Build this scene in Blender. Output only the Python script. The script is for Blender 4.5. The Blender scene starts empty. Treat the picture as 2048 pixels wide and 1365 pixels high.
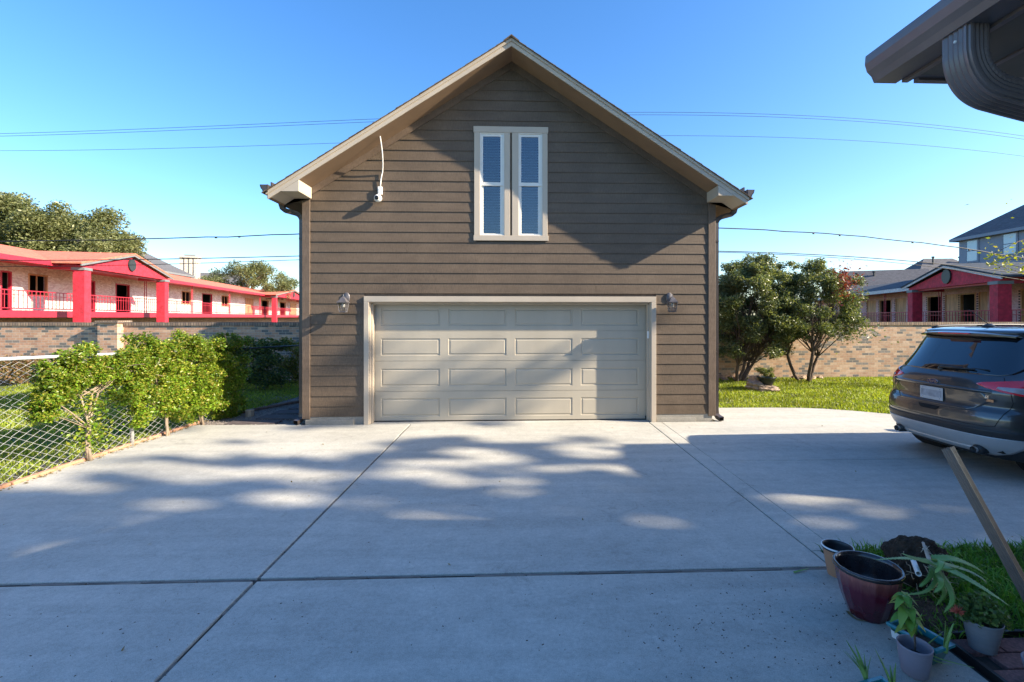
import bpy, bmesh, math, random
import numpy as np
from mathutils import Vector, Matrix
random.seed(7)
RNG = np.random.default_rng(11)
S = bpy.context.scene
COL = S.collection

# ------------------------------------------------------------------ camera
FPX, CXP, HYP, EYE, YAW = 939.0, 1069.0, 635.0, 1.85, math.radians(2.2)
cam_d = bpy.data.cameras.new('camera')
cam = bpy.data.objects.new('camera', cam_d); COL.objects.link(cam)
cam.location = (0, 0, EYE)
cam.rotation_euler = (math.radians(90), 0, -YAW)
cam_d.sensor_width = 36.0
cam_d.lens = FPX / 2048 * 36.0
cam_d.shift_x = (1024 - CXP) / 2048.0
cam_d.shift_y = -(682.5 - HYP) / 2048.0
cam_d.clip_end = 3000
S.camera = cam
S.render.resolution_x, S.render.resolution_y = 1024, 682

# ------------------------------------------------------------------ light
SUNV = Vector((3.9, -1.0, 2.1)).normalized()
SUN_EL = math.asin(SUNV.z)
SUN_AZ = math.atan2(SUNV.x, SUNV.y)          # clockwise from +Y
w = bpy.data.worlds.new('World'); S.world = w; w.use_nodes = True
nt = w.node_tree
for n in list(nt.nodes): nt.nodes.remove(n)
sky = nt.nodes.new('ShaderNodeTexSky'); sky.sky_type = 'NISHITA'; sky.sun_disc = False
sky.sun_elevation = SUN_EL; sky.sun_rotation = SUN_AZ
sky.air_density = 1.0; sky.dust_density = 0.9; sky.ozone_density = 3.2; sky.altitude = 0
bg = nt.nodes.new('ShaderNodeBackground'); bg.inputs[1].default_value = 0.125
ow = nt.nodes.new('ShaderNodeOutputWorld')
hs = nt.nodes.new('ShaderNodeHueSaturation'); hs.inputs['Saturation'].default_value = 1.25; hs.inputs['Hue'].default_value = 0.504
nt.links.new(sky.outputs[0], hs.inputs['Color']); nt.links.new(hs.outputs[0], bg.inputs[0]); nt.links.new(bg.outputs[0], ow.inputs[0])
sl = bpy.data.lights.new('sun', 'SUN'); sl.energy = 5.0; sl.angle = math.radians(0.53); sl.color = (1.0, 0.86, 0.66)
so = bpy.data.objects.new('sun', sl); COL.objects.link(so)
so.rotation_euler = SUNV.to_track_quat('Z', 'Y').to_euler()
S.view_settings.view_transform = 'Standard'; S.view_settings.look = 'None'
S.view_settings.gamma = 1; S.view_settings.exposure = 1.46
S.render.engine = 'CYCLES'

# ------------------------------------------------------------------ measuring helpers (photo pixel + known plane -> world point)
cT, sT = math.cos(YAW), math.sin(YAW)
def DP(px, py, d):
    xc = (px - CXP) / FPX * d
    return Vector((d * sT + xc * cT, d * cT - xc * sT, EYE - (py - HYP) / FPX * d))
def PY(px, py, Y):
    u = (px - CXP) / FPX
    return DP(px, py, Y / (cT - u * sT))
def GP(px, py, z=0.0):
    return DP(px, py, (EYE - z) * FPX / (py - HYP))

# ------------------------------------------------------------------ mesh builder
class MB:
    def __init__(s, origin=(0, 0, 0)):
        s.v = []; s.f = []; s.m = []; s.sm = []; s.o = Vector(origin); s.cur = 0; s.smooth = False
    def vert(s, p):
        s.v.append((p[0] - s.o.x, p[1] - s.o.y, p[2] - s.o.z)); return len(s.v) - 1
    def face(s, idx):
        s.f.append(tuple(idx)); s.m.append(s.cur); s.sm.append(s.smooth)
    def poly(s, pts):
        s.face([s.vert(p) for p in pts])
    def box(s, a, b):
        x0, x1 = sorted((a[0], b[0])); y0, y1 = sorted((a[1], b[1])); z0, z1 = sorted((a[2], b[2]))
        i = [s.vert(p) for p in ((x0,y0,z0),(x1,y0,z0),(x1,y1,z0),(x0,y1,z0),(x0,y0,z1),(x1,y0,z1),(x1,y1,z1),(x0,y1,z1))]
        for q in ((0,3,2,1),(4,5,6,7),(0,1,5,4),(1,2,6,5),(2,3,7,6),(3,0,4,7)): s.face([i[k] for k in q])
    def obox(s, c, ax, ay, az):
        """box from centre and three half-axis vectors"""
        c = Vector(c); ax = Vector(ax); ay = Vector(ay); az = Vector(az)
        i = [s.vert(c + sx*ax + sy*ay + sz*az) for sx, sy, sz in ((-1,-1,-1),(1,-1,-1),(1,1,-1),(-1,1,-1),(-1,-1,1),(1,-1,1),(1,1,1),(-1,1,1))]
        for q in ((0,3,2,1),(4,5,6,7),(0,1,5,4),(1,2,6,5),(2,3,7,6),(3,0,4,7)): s.face([i[k] for k in q])
    def prism(s, pts, d):
        """closed polygon pts (3-D, planar) extruded by vector d"""
        d = Vector(d); n = len(pts)
        a = [s.vert(p) for p in pts]; b = [s.vert(Vector(p) + d) for p in pts]
        s.face(a[::-1]); s.face(b)
        for k in range(n): s.face((a[k], a[(k+1) % n], b[(k+1) % n], b[k]))
    def tube(s, pts, r, n=8, cap=True, ratio=1.0, up=None):
        pts = [Vector(p) for p in pts]
        rs = r if isinstance(r, (list, tuple)) else [r] * len(pts)
        rings = []; prev = None
        for k, p in enumerate(pts):
            t = (pts[min(k+1, len(pts)-1)] - pts[max(k-1, 0)]).normalized()
            if prev is None:
                h = Vector(up) if up else (Vector((0,0,1)) if abs(t.z) < .9 else Vector((1,0,0)))
                a = t.cross(h).normalized()
            else:
                a = (prev - t * prev.dot(t)).normalized()
            prev = a; b = t.cross(a)
            rings.append([s.vert(p + rs[k] * (math.cos(2*math.pi*j/n) * a + ratio * math.sin(2*math.pi*j/n) * b)) for j in range(n)])
        for k in range(len(rings) - 1):
            for j in range(n):
                s.face((rings[k][j], rings[k][(j+1) % n], rings[k+1][(j+1) % n], rings[k+1][j]))
        if cap:
            s.face(rings[0][::-1]); s.face(rings[-1])
    def sweep(s, prof, frames, closed=True, cap=True):
        """prof: list of (a,b); frames: list of (origin, A, B)"""
        rings = [[s.vert(o + A*a + B*b) for a, b in prof] for o, A, B in frames]
        n = len(prof); m = n if closed else n - 1
        for k in range(len(rings) - 1):
            for j in range(m):
                s.face((rings[k][j], rings[k][(j+1) % n], rings[k+1][(j+1) % n], rings[k+1][j]))
        if cap and closed:
            s.face(rings[0][::-1]); s.face(rings[-1])
    def lathe(s, prof, c=(0,0,0), n=32, facet=None, M=None, cap=True):
        rings = []
        for r, z in prof:
            ring = []
            for j in range(n):
                a = 2*math.pi*j/n
                rr = r * (facet(a, z) if facet else 1)
                p = Vector((rr*math.cos(a), rr*math.sin(a), z))
                if M is not None: p = M @ p
                ring.append(s.vert(p + Vector(c)))
            rings.append(ring)
        for k in range(len(rings)-1):
            for j in range(n):
                s.face((rings[k][j], rings[k][(j+1) % n], rings[k+1][(j+1) % n], rings[k+1][j]))
        if cap and prof[0][0] > 1e-4: s.face(rings[0][::-1])
        if cap and prof[-1][0] > 1e-4: s.face(rings[-1])
    def grid(s, fn, nu, nv):
        idx = [[s.vert(fn(i/nu, j/nv)) for j in range(nv+1)] for i in range(nu+1)]
        for i in range(nu):
            for j in range(nv):
                s.face((idx[i][j], idx[i+1][j], idx[i+1][j+1], idx[i][j+1]))
    def build(s, name, mats, parent=None):
        me = bpy.data.meshes.new(name)
        me.from_pydata(s.v, [], s.f)
        if not isinstance(mats, (list, tuple)): mats = [mats]
        for m in mats: me.materials.append(m)
        me.polygons.foreach_set('material_index', s.m)
        me.polygons.foreach_set('use_smooth', s.sm)
        me.update()
        bm = bmesh.new(); bm.from_mesh(me)
        if len(bm.faces) < 60000 and not getattr(s, 'keep', False):
            bmesh.ops.recalc_face_normals(bm, faces=bm.faces)
        bm.to_mesh(me); bm.free()
        o = bpy.data.objects.new(name, me); COL.objects.link(o)
        if parent is not None: o.parent = parent
        return o

def tag(o, label=None, cat=None, group=None, kind=None):
    if label: o['label'] = label
    if cat: o['category'] = cat
    if group: o['group'] = group
    if kind: o['kind'] = kind
    return o
def thing(name, label, cat, loc=(0,0,0), rz=0.0, group=None):
    o = bpy.data.objects.new(name, None); COL.objects.link(o)
    o.empty_display_size = .2
    o.location = loc; o.rotation_euler = (0, 0, rz)
    return tag(o, label, cat, group)
def single(o, loc):
    """place a one-mesh thing whose mesh was built about loc"""
    o.location = loc; return o
def bevel(o, wd=.004, seg=2, ang=35):
    m = o.modifiers.new('bevel', 'BEVEL'); m.width = wd; m.segments = seg; m.limit_method = 'ANGLE'; m.angle_limit = math.radians(ang)
    return o

# ------------------------------------------------------------------ materials
MATS = {}
def newmat(name):
    m = bpy.data.materials.new(name); m.use_nodes = True
    n = m.node_tree; p = n.nodes['Principled BSDF']; MATS[name] = m
    return m, n, p
def node(n, t, **kw):
    x = n.nodes.new(t)
    for k, v in kw.items():
        if k in ('inp',):
            for a, b in v.items(): x.inputs[a].default_value = b
        else: setattr(x, k, v)
    return x
def ramp(n, src, stops, interp='LINEAR'):
    r = n.nodes.new('ShaderNodeValToRGB'); r.color_ramp.interpolation = interp
    el = r.color_ramp.elements
    while len(el) < len(stops): el.new(0.5)
    for e, (p, c) in zip(el, stops):
        e.position = p; e.color = (c[0], c[1], c[2], 1) if len(c) == 3 else c
    n.links.new(src, r.inputs[0]); return r
def g3(v): return (v, v, v)
def mixc(n, fac, a, b, mode='MIX'):
    x = n.nodes.new('ShaderNodeMix'); x.data_type = 'RGBA'; x.blend_type = mode
    for s_, v in ((0, fac), (6, a), (7, b)):
        if hasattr(v, 'is_linked') or hasattr(v, 'links'): n.links.new(v, x.inputs[s_])
        else: x.inputs[s_].default_value = v if s_ == 0 else ((*v, 1) if len(v) == 3 else v)
    return x.outputs[2]
def coords(n, scale=(1,1,1), kind='Object'):
    tc = n.nodes.new('ShaderNodeTexCoord'); mp = n.nodes.new('ShaderNodeMapping')
    mp.inputs['Scale'].default_value = scale
    n.links.new(tc.outputs[kind], mp.inputs[0]); return mp.outputs[0]
def noise(n, vec, scale, detail=4, rough=.55, dist=0):
    x = node(n, 'ShaderNodeTexNoise', inp={'Scale': scale, 'Detail': detail, 'Roughness': rough, 'Distortion': dist})
    n.links.new(vec, x.inputs['Vector']); return x.outputs['Fac']
def bump(n, p, h, strength=.3, dist=.01, prev=None):
    b = node(n, 'ShaderNodeBump', inp={'Strength': strength, 'Distance': dist})
    n.links.new(h, b.inputs['Height'])
    if prev: n.links.new(prev.outputs[0], b.inputs['Normal'])
    n.links.new(b.outputs[0], p.inputs['Normal']); return b
def paint(name, c, rough=.5, var=.12, scale=3, bs=.15, bscale=60, metal=0, spec=.5, coat=0, bdist=.003, stretch=(1,1,1)):
    m, n, p = newmat(name)
    v = coords(n, stretch)
    f = noise(n, v, scale, 5, .6)
    lo = tuple(x*(1-var) for x in c); hi = tuple(min(1, x*(1+var)) for x in c)
    r = ramp(n, f, [(.3, lo), (.7, hi)])
    n.links.new(r.outputs[0], p.inputs['Base Color'])
    p.inputs['Roughness'].default_value = rough; p.inputs['Metallic'].default_value = metal
    p.inputs['Specular IOR Level'].default_value = spec
    p.inputs['Coat Weight'].default_value = coat
    if bs: bump(n, p, noise(n, v, bscale, 3), bs, bdist)
    return m
def foliage(name, cols, rough=.45, transl=.35, spec=.4):
    m, n, p = newmat(name)
    g = n.nodes.new('ShaderNodeNewGeometry')
    st = [(i/(len(cols)-1) if len(cols) > 1 else 0, c) for i, c in enumerate(cols)]
    r = ramp(n, g.outputs['Random Per Island'], st)
    big = noise(n, coords(n), 1.1, 2)
    bb = ramp(n, big, [(.35, g3(.72)), (.65, g3(1.2))])
    cc = mixc(n, 1.0, r.outputs[0], bb.outputs[0], 'MULTIPLY')
    n.links.new(cc, p.inputs['Base Color'])
    p.inputs['Roughness'].default_value = rough; p.inputs['Specular IOR Level'].default_value = spec
    t = n.nodes.new('ShaderNodeBsdfTranslucent'); mx = n.nodes.new('ShaderNodeMixShader')
    tc_ = mixc(n, 1.0, cc, (1.3, 1.25, .5), 'MULTIPLY')
    n.links.new(tc_, t.inputs[0]); mx.inputs[0].default_value = transl
    out = n.nodes['Material Output']
    n.links.new(p.outputs[0], mx.inputs[1]); n.links.new(t.outputs[0], mx.inputs[2]); n.links.new(mx.outputs[0], out.inputs[0])
    return m

# concrete driveway
def concrete(name, c, sc=1.0, speck=.5):
    m, n, p = newmat(name)
    v = coords(n)
    big = ramp(n, noise(n, v, .55*sc, 5, .6, .4), [(.3, tuple(x*.86 for x in c)), (.7, tuple(x*1.08 for x in c))])
    mid = ramp(n, noise(n, v, 7*sc, 6, .65), [(.3, g3(.88)), (.7, g3(1.06))])
    c1 = mixc(n, 1.0, big.outputs[0], mid.outputs[0], 'MULTIPLY')
    md2 = ramp(n, noise(n, v, 34*sc, 4, .7), [(.32, g3(.86)), (.66, g3(1.07))]); c1 = mixc(n, 1.0, c1, md2.outputs[0], 'MULTIPLY')
    fine = ramp(n, noise(n, v, 160*sc, 3, .7), [(.35, g3(.74)), (.62, g3(1.12))])
    c2 = mixc(n, .8, c1, fine.outputs[0], 'MULTIPLY')
    # scattered pits / leaf bits, more in some zones
    vo = node(n, 'ShaderNodeTexVoronoi', inp={'Scale': 26*sc, 'Randomness': 1.0}); n.links.new(v, vo.inputs['Vector'])
    dots = ramp(n, vo.outputs['Distance'], [(.07, g3(1)), (.14, g3(0))])
    zone = ramp(n, noise(n, v, .9, 3), [(.45, g3(0)), (.62, g3(1))])
    dz = mixc(n, 1.0, dots.outputs[0], zone.outputs[0], 'MULTIPLY')
    f = n.nodes.new('ShaderNodeMath'); f.operation = 'MULTIPLY'; f.inputs[1].default_value = speck
    n.links.new(dz, f.inputs[0])
    c3 = mixc(n, f.outputs[0], c2, (.05, .045, .04))
    # faint trowel / runoff streaks
    st = ramp(n, noise(n, coords(n, (.35, 3.2, 1)), 1.2, 5, .6, .8), [(.42, g3(.93)), (.6, g3(1.03))])
    c4 = mixc(n, 1.0, c3, st.outputs[0], 'MULTIPLY')
    stn = ramp(n, noise(n, coords(n, (1, 1, 1)), 1.7, 7, .75, 1.2), [(.30, g3(.66)), (.40, g3(1.0))])
    c5 = mixc(n, .75, c4, stn.outputs[0], 'MULTIPLY')
    c6 = c5
    n.links.new(c6, p.inputs['Base Color'])
    p.inputs['Roughness'].default_value = .82; p.inputs['Specular IOR Level'].default_value = .25
    b = bump(n, p, noise(n, v, 220*sc, 3, .7), .35, .003)
    bump(n, p, noise(n, v, 9, 4), .12, .01, b)
    return m
def brick(name, cols, mortar, bw=.2, bh=.068, ms=.006, bs=.6, axis='XZ'):
    m, n, p = newmat(name)
    tc = n.nodes.new('ShaderNodeTexCoord'); sx = n.nodes.new('ShaderNodeSeparateXYZ'); cx = n.nodes.new('ShaderNodeCombineXYZ')
    n.links.new(tc.outputs['Object'], sx.inputs[0])
    ad = n.nodes.new('ShaderNodeMath'); ad.operation = 'ADD'
    n.links.new(sx.outputs['X'], ad.inputs[0]); n.links.new(sx.outputs['Y'], ad.inputs[1])
    n.links.new(ad.outputs[0], cx.inputs[0]); n.links.new(sx.outputs['Z' if axis == 'XZ' else 'Y'], cx.inputs[1])
    if axis == 'XY':
        n.links.new(sx.outputs['X'], cx.inputs[0])
    br = node(n, 'ShaderNodeTexBrick', inp={'Color1': (0,0,0,1), 'Color2': (1,1,1,1), 'Mortar': (.5,.5,.5,1), 'Scale': 1.0, 'Mortar Size': ms, 'Mortar Smooth': .3, 'Bias': 0, 'Brick Width': bw, 'Row Height': bh})
    n.links.new(cx.outputs[0], br.inputs['Vector'])
    k = len(cols)
    r = ramp(n, br.outputs['Color'], [(i/k, c) for i, c in enumerate(cols)], 'CONSTANT')
    wn = ramp(n, noise(n, tc.outputs['Object'], 14, 5, .7), [(.3, g3(.75)), (.7, g3(1.15))])
    c1 = mixc(n, 1.0, r.outputs[0], wn.outputs[0], 'MULTIPLY')
    c2 = mixc(n, br.outputs['Fac'], c1, mortar)
    st = ramp(n, noise(n, tc.outputs['Object'], .8, 4, .6), [(.3, g3(.85)), (.7, g3(1.08))])
    c3 = mixc(n, 1.0, c2, st.outputs[0], 'MULTIPLY')
    n.links.new(c3, p.inputs['Base Color']); p.inputs['Roughness'].default_value = .9; p.inputs['Specular IOR Level'].default_value = .2
    inv = n.nodes.new('ShaderNodeMath'); inv.operation = 'SUBTRACT'; inv.inputs[0].default_value = 1
    n.links.new(br.outputs['Fac'], inv.inputs[1])
    b = bump(n, p, inv.outputs[0], bs, .008)
    bump(n, p, noise(n, tc.outputs['Object'], 60, 3), .3, .004, b)
    return m
def shingle(name, c, sc=1.0, mix=.35):
    m, n, p = newmat(name)
    v = coords(n, (1, 1, 1))
    vo = node(n, 'ShaderNodeTexVoronoi', inp={'Scale': 4.5*sc}); n.links.new(coords(n, (1, 2.2, 2.2)), vo.inputs['Vector'])
    r = ramp(n, vo.outputs['Color'], [(.1, tuple(x*(1-mix) for x in c)), (.9, tuple(x*(1+mix) for x in c))])
    f = ramp(n, noise(n, v, 40*sc, 3, .7), [(.3, g3(.8)), (.7, g3(1.2))])
    n.links.new(mixc(n, 1.0, r.outputs[0], f.outputs[0], 'MULTIPLY'), p.inputs['Base Color'])
    p.inputs['Roughness'].default_value = .9; p.inputs['Specular IOR Level'].default_value = .2
    bump(n, p, noise(n, v, 60*sc, 3), .4, .006)
    return m
def woodgrain(name, c, bs=.55, rough=.6):
    """embossed cement-board siding: short vertical brush ticks and swirls, weathered"""
    m, n, p = newmat(name)
    v = coords(n)
    big = ramp(n, noise(n, coords(n, (1, 1, .5)), 1.4, 5, .6), [(.3, tuple(x*.85 for x in c)), (.7, tuple(x*1.12 for x in c))])
    tick = noise(n, coords(n, (1.0, 1, .10)), 130, 3, .6, .3)
    sw = noise(n, coords(n, (1, 1, 2.4)), 16, 5, .6, 2.2)
    tr = ramp(n, tick, [(.38, g3(.80)), (.6, g3(1.10))])
    c1 = mixc(n, 1.0, big.outputs[0], tr.outputs[0], 'MULTIPLY')
    bl = ramp(n, noise(n, coords(n, (.7, 1, 4)), 2.2, 4, .6), [(.35, g3(.9)), (.65, g3(1.06))])
    c2 = mixc(n, 1.0, c1, bl.outputs[0], 'MULTIPLY')
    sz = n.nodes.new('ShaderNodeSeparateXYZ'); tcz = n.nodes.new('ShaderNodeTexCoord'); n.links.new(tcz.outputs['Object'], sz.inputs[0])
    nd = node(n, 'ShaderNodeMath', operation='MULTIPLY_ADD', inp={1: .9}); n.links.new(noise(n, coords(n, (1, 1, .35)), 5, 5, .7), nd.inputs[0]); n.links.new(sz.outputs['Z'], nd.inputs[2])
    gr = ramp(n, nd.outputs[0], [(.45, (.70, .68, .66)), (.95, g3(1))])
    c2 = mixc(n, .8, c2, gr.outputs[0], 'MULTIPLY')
    n.links.new(c2, p.inputs['Base Color']); p.inputs['Roughness'].default_value = rough
    p.inputs['Specular IOR Level'].default_value = .35
    b = bump(n, p, tick, bs, .004)
    bump(n, p, sw, bs*.7, .006, b)
    return m

M = {}
M['concrete'] = concrete('concrete_paving', (.50, .49, .44))
M['foundation'] = concrete('foundation_concrete', (.33, .31, .27), 2.2, .3)
M['joint'] = paint('joint_filler', (.045, .04, .035), .9, .4, 20, .8, 90)
M['soil'] = paint('soil', (.085, .055, .035), .95, .5, 14, 1.0, 70, bdist=.02)
M['gravel'] = paint('gravel', (.22, .19, .17), .95, .6, 45, 1.0, 60, bdist=.02)
M['lawn'] = paint('lawn_ground', (.10, .125, .03), .95, .35, 2.2, 1.0, 45, bdist=.02)
M['lawn_shade'] = paint('lawn_ground_shaded', (.035, .04, .018), .95, .4, 9, 1.0, 60, bdist=.02)  # darker copy of the lawn ground, shade put into its colour
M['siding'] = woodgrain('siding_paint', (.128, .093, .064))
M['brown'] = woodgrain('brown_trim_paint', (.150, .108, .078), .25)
M['trim'] = paint('tan_trim_paint', (.47, .40, .315), .55, .07, 2.5, .15, 120, stretch=(1, 1, .3))
M['door'] = paint('door_paint', (.43, .385, .305), .5, .06, 2.5, .12, 160, stretch=(1, 1, .25))
M['soffit'] = paint('soffit_paint', (.24, .16, .10), .6, .1, 3, .1)
M['shingle'] = shingle('shingle_brown', (.12, .095, .075))
M['gutter'] = paint('gutter_enamel', (.060, .048, .044), .32, .15, 5, .05, 30, spec=.6)
M['gutter2'] = paint('bronze_gutter', (.15, .125, .125), .33, .12, 6, .05, 20, spec=.6)
M['darksoffit'] = paint('dark_soffit', (.125, .12, .11), .6, .15, 4, .2, 80)
M['vinyl'] = paint('window_vinyl', (.72, .70, .64), .4, .04, 4, .03)
M['blind'] = paint('blind_slat', (.78, .77, .72), .5, .05, 4, .0)
M['dark'] = paint('dark_interior', (.012, .011, .012), .9, .2, 4, 0)
M['white'] = paint('white_plastic', (.78, .78, .76), .4, .04, 6, .0)
M['lens'] = paint('black_lens', (.01, .01, .012), .12, .1, 4, 0)
M['bronze'] = paint('lantern_metal', (.11, .105, .115), .42, .3, 20, .2, metal=.2)
M['galv'] = paint('galvanised_steel', (.42, .43, .43), .42, .15, 12, .1, metal=.15)
M['darkmetal'] = paint('dark_steel', (.045, .05, .052), .5, .3, 12, .1, metal=.4)
M['rail_white'] = paint('pale_top_rail', (.62, .64, .66), .4, .08, 6, .05, metal=.3)
M['red'] = paint('red_stucco', (.46, .022, .045), .75, .35, 5, .9, 18, bdist=.03)
M['redmetal'] = paint('red_railing_paint', (.42, .022, .045), .5, .15, 6, .1)
M['redroof'] = shingle('red_orange_shingle', (.54, .165, .11), 1.0, .18)
M['greytrim'] = paint('grey_fascia', (.17, .18, .19), .6, .12, 3, .1)
M['palefascia'] = paint('pale_fascia', (.50, .46, .46), .6, .25, 5, .2)
M['wood'] = paint('plywood', (.50, .29, .15), .8, .3, 4, .2, stretch=(1, 1, .25))
M['bluegrey_roof'] = shingle('blue_grey_shingle', (.045, .058, .075), 1.0, .25)
M['grey_roof'] = shingle('grey_shingle', (.105, .105, .115), 1.0, .2)
M['tan_roof'] = shingle('tan_shingle', (.26, .21, .16), 1.0, .2)
M['greysiding'] = paint('grey_lap_siding', (.20, .23, .28), .6, .08, 2, .1)
M['chimney'] = paint('chimney_stone', (.50, .45, .38), .8, .2, 5, .4, 20)
M['wallbrick'] = brick('boundary_brick', [(.52,.31,.20), (.57,.36,.24), (.46,.27,.18), (.17,.16,.145), (.60,.41,.28), (.50,.32,.22), (.25,.22,.19), (.55,.33,.22)], (.48,.42,.35), .205, .075)
M['wallbrick2'] = brick('buff_boundary_brick', [(.50,.33,.23), (.54,.37,.26), (.46,.30,.21), (.19,.18,.17), (.56,.41,.30), (.49,.34,.24), (.27,.25,.23), (.52,.36,.25), (.58,.43,.32)], (.46,.38,.30), .205, .075)
M['capbrick'] = brick('soldier_cap_brick', [(.30,.22,.16), (.24,.18,.14), (.35,.26,.19)], (.12,.10,.09), .075, .3, .012)
M['whitebrick'] = brick('whitewashed_brick', [(.76,.67,.63), (.66,.54,.50), (.80,.72,.68), (.72,.61,.57), (.60,.46,.43)], (.62,.52,.47), .2, .075, .008)
M['pinkbrick'] = brick('pink_painted_brick', [(.62,.38,.36), (.66,.44,.42), (.60,.36,.34), (.68,.47,.44)], (.50,.33,.31), .2, .075, .008)
M['brownbrick'] = brick('brown_brick', [(.30,.17,.12), (.35,.21,.15), (.25,.14,.10)], (.3,.24,.2), .2, .075, .008)
M['paver'] = paint('red_concrete_paver', (.20, .095, .085), .9, .35, 60, .8, 90, bdist=.004)
M['darkpaver'] = paint('dark_stepping_slab', (.095, .075, .075), .85, .3, 9, .5, 60)
M['edging'] = paint('clay_edging', (.42, .22, .13), .85, .3, 9, .5, 50, bdist=.006)
M['timber'] = paint('old_timber', (.16, .10, .075), .9, .35, 9, .6, 50)
M['plasticedge'] = paint('black_edging', (.012, .012, .014), .5, .2, 9, .2)
M['bark'] = paint('bark', (.12, .085, .065), .9, .4, 12, 1.0, 30, bdist=.02, stretch=(1,1,.3))
M['palebark'] = paint('pale_bark', (.30, .235, .17), .9, .35, 14, 1.0, 35, bdist=.01, stretch=(1,1,.3))
M['wire'] = paint('black_cable', (.02, .02, .022), .6, .1, 3, 0)
M['palecable'] = paint('weathered_cable', (.16, .16, .17), .6, .1, 3, 0)
M['leaf_oak'] = foliage('oak_leaves', [(.09,.115,.04), (.15,.175,.07), (.24,.25,.11), (.12,.14,.055)])
M['leaf_shrub'] = foliage('shrub_leaves', [(.07,.105,.045), (.13,.17,.07), (.23,.26,.12), (.09,.13,.055), (.31,.32,.16)], .35)
M['leaf_red'] = foliage('red_leaves', [(.16,.03,.03), (.24,.06,.045), (.10,.03,.025)], .4)
M['leaf_vine'] = foliage('vine_leaves', [(.08,.18,.014), (.16,.29,.02), (.28,.42,.03), (.07,.14,.014), (.42,.42,.05), (.14,.25,.02), (.46,.36,.08)], .33)
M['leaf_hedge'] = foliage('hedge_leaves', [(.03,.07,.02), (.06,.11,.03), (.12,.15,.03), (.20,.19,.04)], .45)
M['grass'] = foliage('grass_blades', [(.17,.24,.022), (.26,.34,.032), (.35,.40,.045), (.13,.19,.02), (.38,.37,.09)], .5, .4)
M['grass_near'] = foliage('broad_grass_blades', [(.07,.19,.02), (.12,.30,.035), (.19,.38,.05), (.06,.15,.018)], .45, .3)
M['leaf_aloe'] = foliage('aloe_skin', [(.20,.37,.09), (.28,.44,.13)], .35, .12)
M['leaf_basil'] = foliage('basil_leaves', [(.12,.28,.05), (.20,.38,.07), (.32,.38,.07)], .4, .3)
M['drygrass'] = foliage('dry_leaves', [(.30,.24,.12), (.22,.17,.08), (.36,.30,.17)], .6, .2)
def glassy(name, tint, refl, tr=True):
    m, n, p = newmat(name)
    g = node(n, 'ShaderNodeBsdfGlossy', inp={'Roughness': .015}); g.inputs[0].default_value = (1,1,1,1)
    t = n.nodes.new('ShaderNodeBsdfTransparent'); t.inputs[0].default_value = (*tint, 1)
    fr = n.nodes.new('ShaderNodeFresnel'); fr.inputs[0].default_value = refl
    mx = n.nodes.new('ShaderNodeMixShader')
    # slightly wavy panes
    b = node(n, 'ShaderNodeBump', inp={'Strength': .04, 'Distance': .02}); n.links.new(noise(n, coords(n), 3, 2), b.inputs['Height'])
    n.links.new(b.outputs[0], g.inputs['Normal'])
    n.links.new(fr.outputs[0], mx.inputs[0]); n.links.new(t.outputs[0], mx.inputs[1]); n.links.new(g.outputs[0], mx.inputs[2])
    n.links.new(mx.outputs[0], n.nodes['Material Output'].inputs[0]); return m
M['pane'] = glassy('window_pane', (.60,.66,.72), 1.9)
M['lampglass'] = glassy('lamp_glass', (.85,.85,.85), 1.5)

# ------------------------------------------------------------------ foliage builder
def leaf_object(name, P, size, mat, parent=None, aspect=.5, nrm_up=.12, origin=(0,0,0), length_dir=None, fold=.25):
    """P (N,3) leaf positions; each leaf a folded rhombus (two triangles)"""
    N = len(P); P = np.asarray(P) - np.asarray(origin)
    d = RNG.normal(size=(N, 3)); d[:, 2] *= .6
    if length_dir is not None: d = d * .55 + length_dir
    d /= np.linalg.norm(d, axis=1)[:, None]
    u = RNG.normal(size=(N, 3)); u[:, 2] += nrm_up * 3
    b = np.cross(d, u); b /= np.linalg.norm(b, axis=1)[:, None] + 1e-9
    nn = np.cross(b, d)
    sz = size * RNG.uniform(.4, 1.55, N)[:, None]
    a = P - d*sz*.5; c = P + d*sz*.5
    l = P + b*sz*aspect*.5 + nn*sz*fold*.3 - d*sz*.06; r = P - b*sz*aspect*.5 + nn*sz*fold*.3 - d*sz*.06
    V = np.empty((N, 4, 3)); V[:, 0] = a; V[:, 1] = l; V[:, 2] = c; V[:, 3] = r
    base = (np.arange(N)*4)[:, None]
    Fc = np.concatenate([base + np.array([0, 1, 2]), base + np.array([0, 2, 3])], axis=1).reshape(-1, 3)
    me = bpy.data.meshes.new(name)
    me.vertices.add(N*4); me.vertices.foreach_set('co', V.reshape(-1).astype(np.float32))
    me.loops.add(len(Fc)*3); me.loops.foreach_set('vertex_index', Fc.reshape(-1).astype(np.int32))
    me.polygons.add(len(Fc)); me.polygons.foreach_set('loop_start', (np.arange(len(Fc))*3).astype(np.int32))
    me.materials.append(mat); me.update(); me.validate()
    o = bpy.data.objects.new(name, me); COL.objects.link(o)
    if parent is not None: o.parent = parent
    return o
def blob_points(clusters, n, spread=.5):
    """clusters: list of (centre, radius); points inside, biased outward"""
    out = []
    wts = np.array([r**2 for c, r in clusters]); wts = wts/wts.sum()
    for (c, r), k in zip(clusters, RNG.multinomial(n, wts)):
        d = RNG.normal(size=(k, 3)); d /= np.linalg.norm(d, axis=1)[:, None]
        rr = r * RNG.uniform(.12, 1, k)**spread
        out.append(np.array(c) + d*rr[:, None]*np.array([1, 1, .8]))
    return np.concatenate(out)
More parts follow.
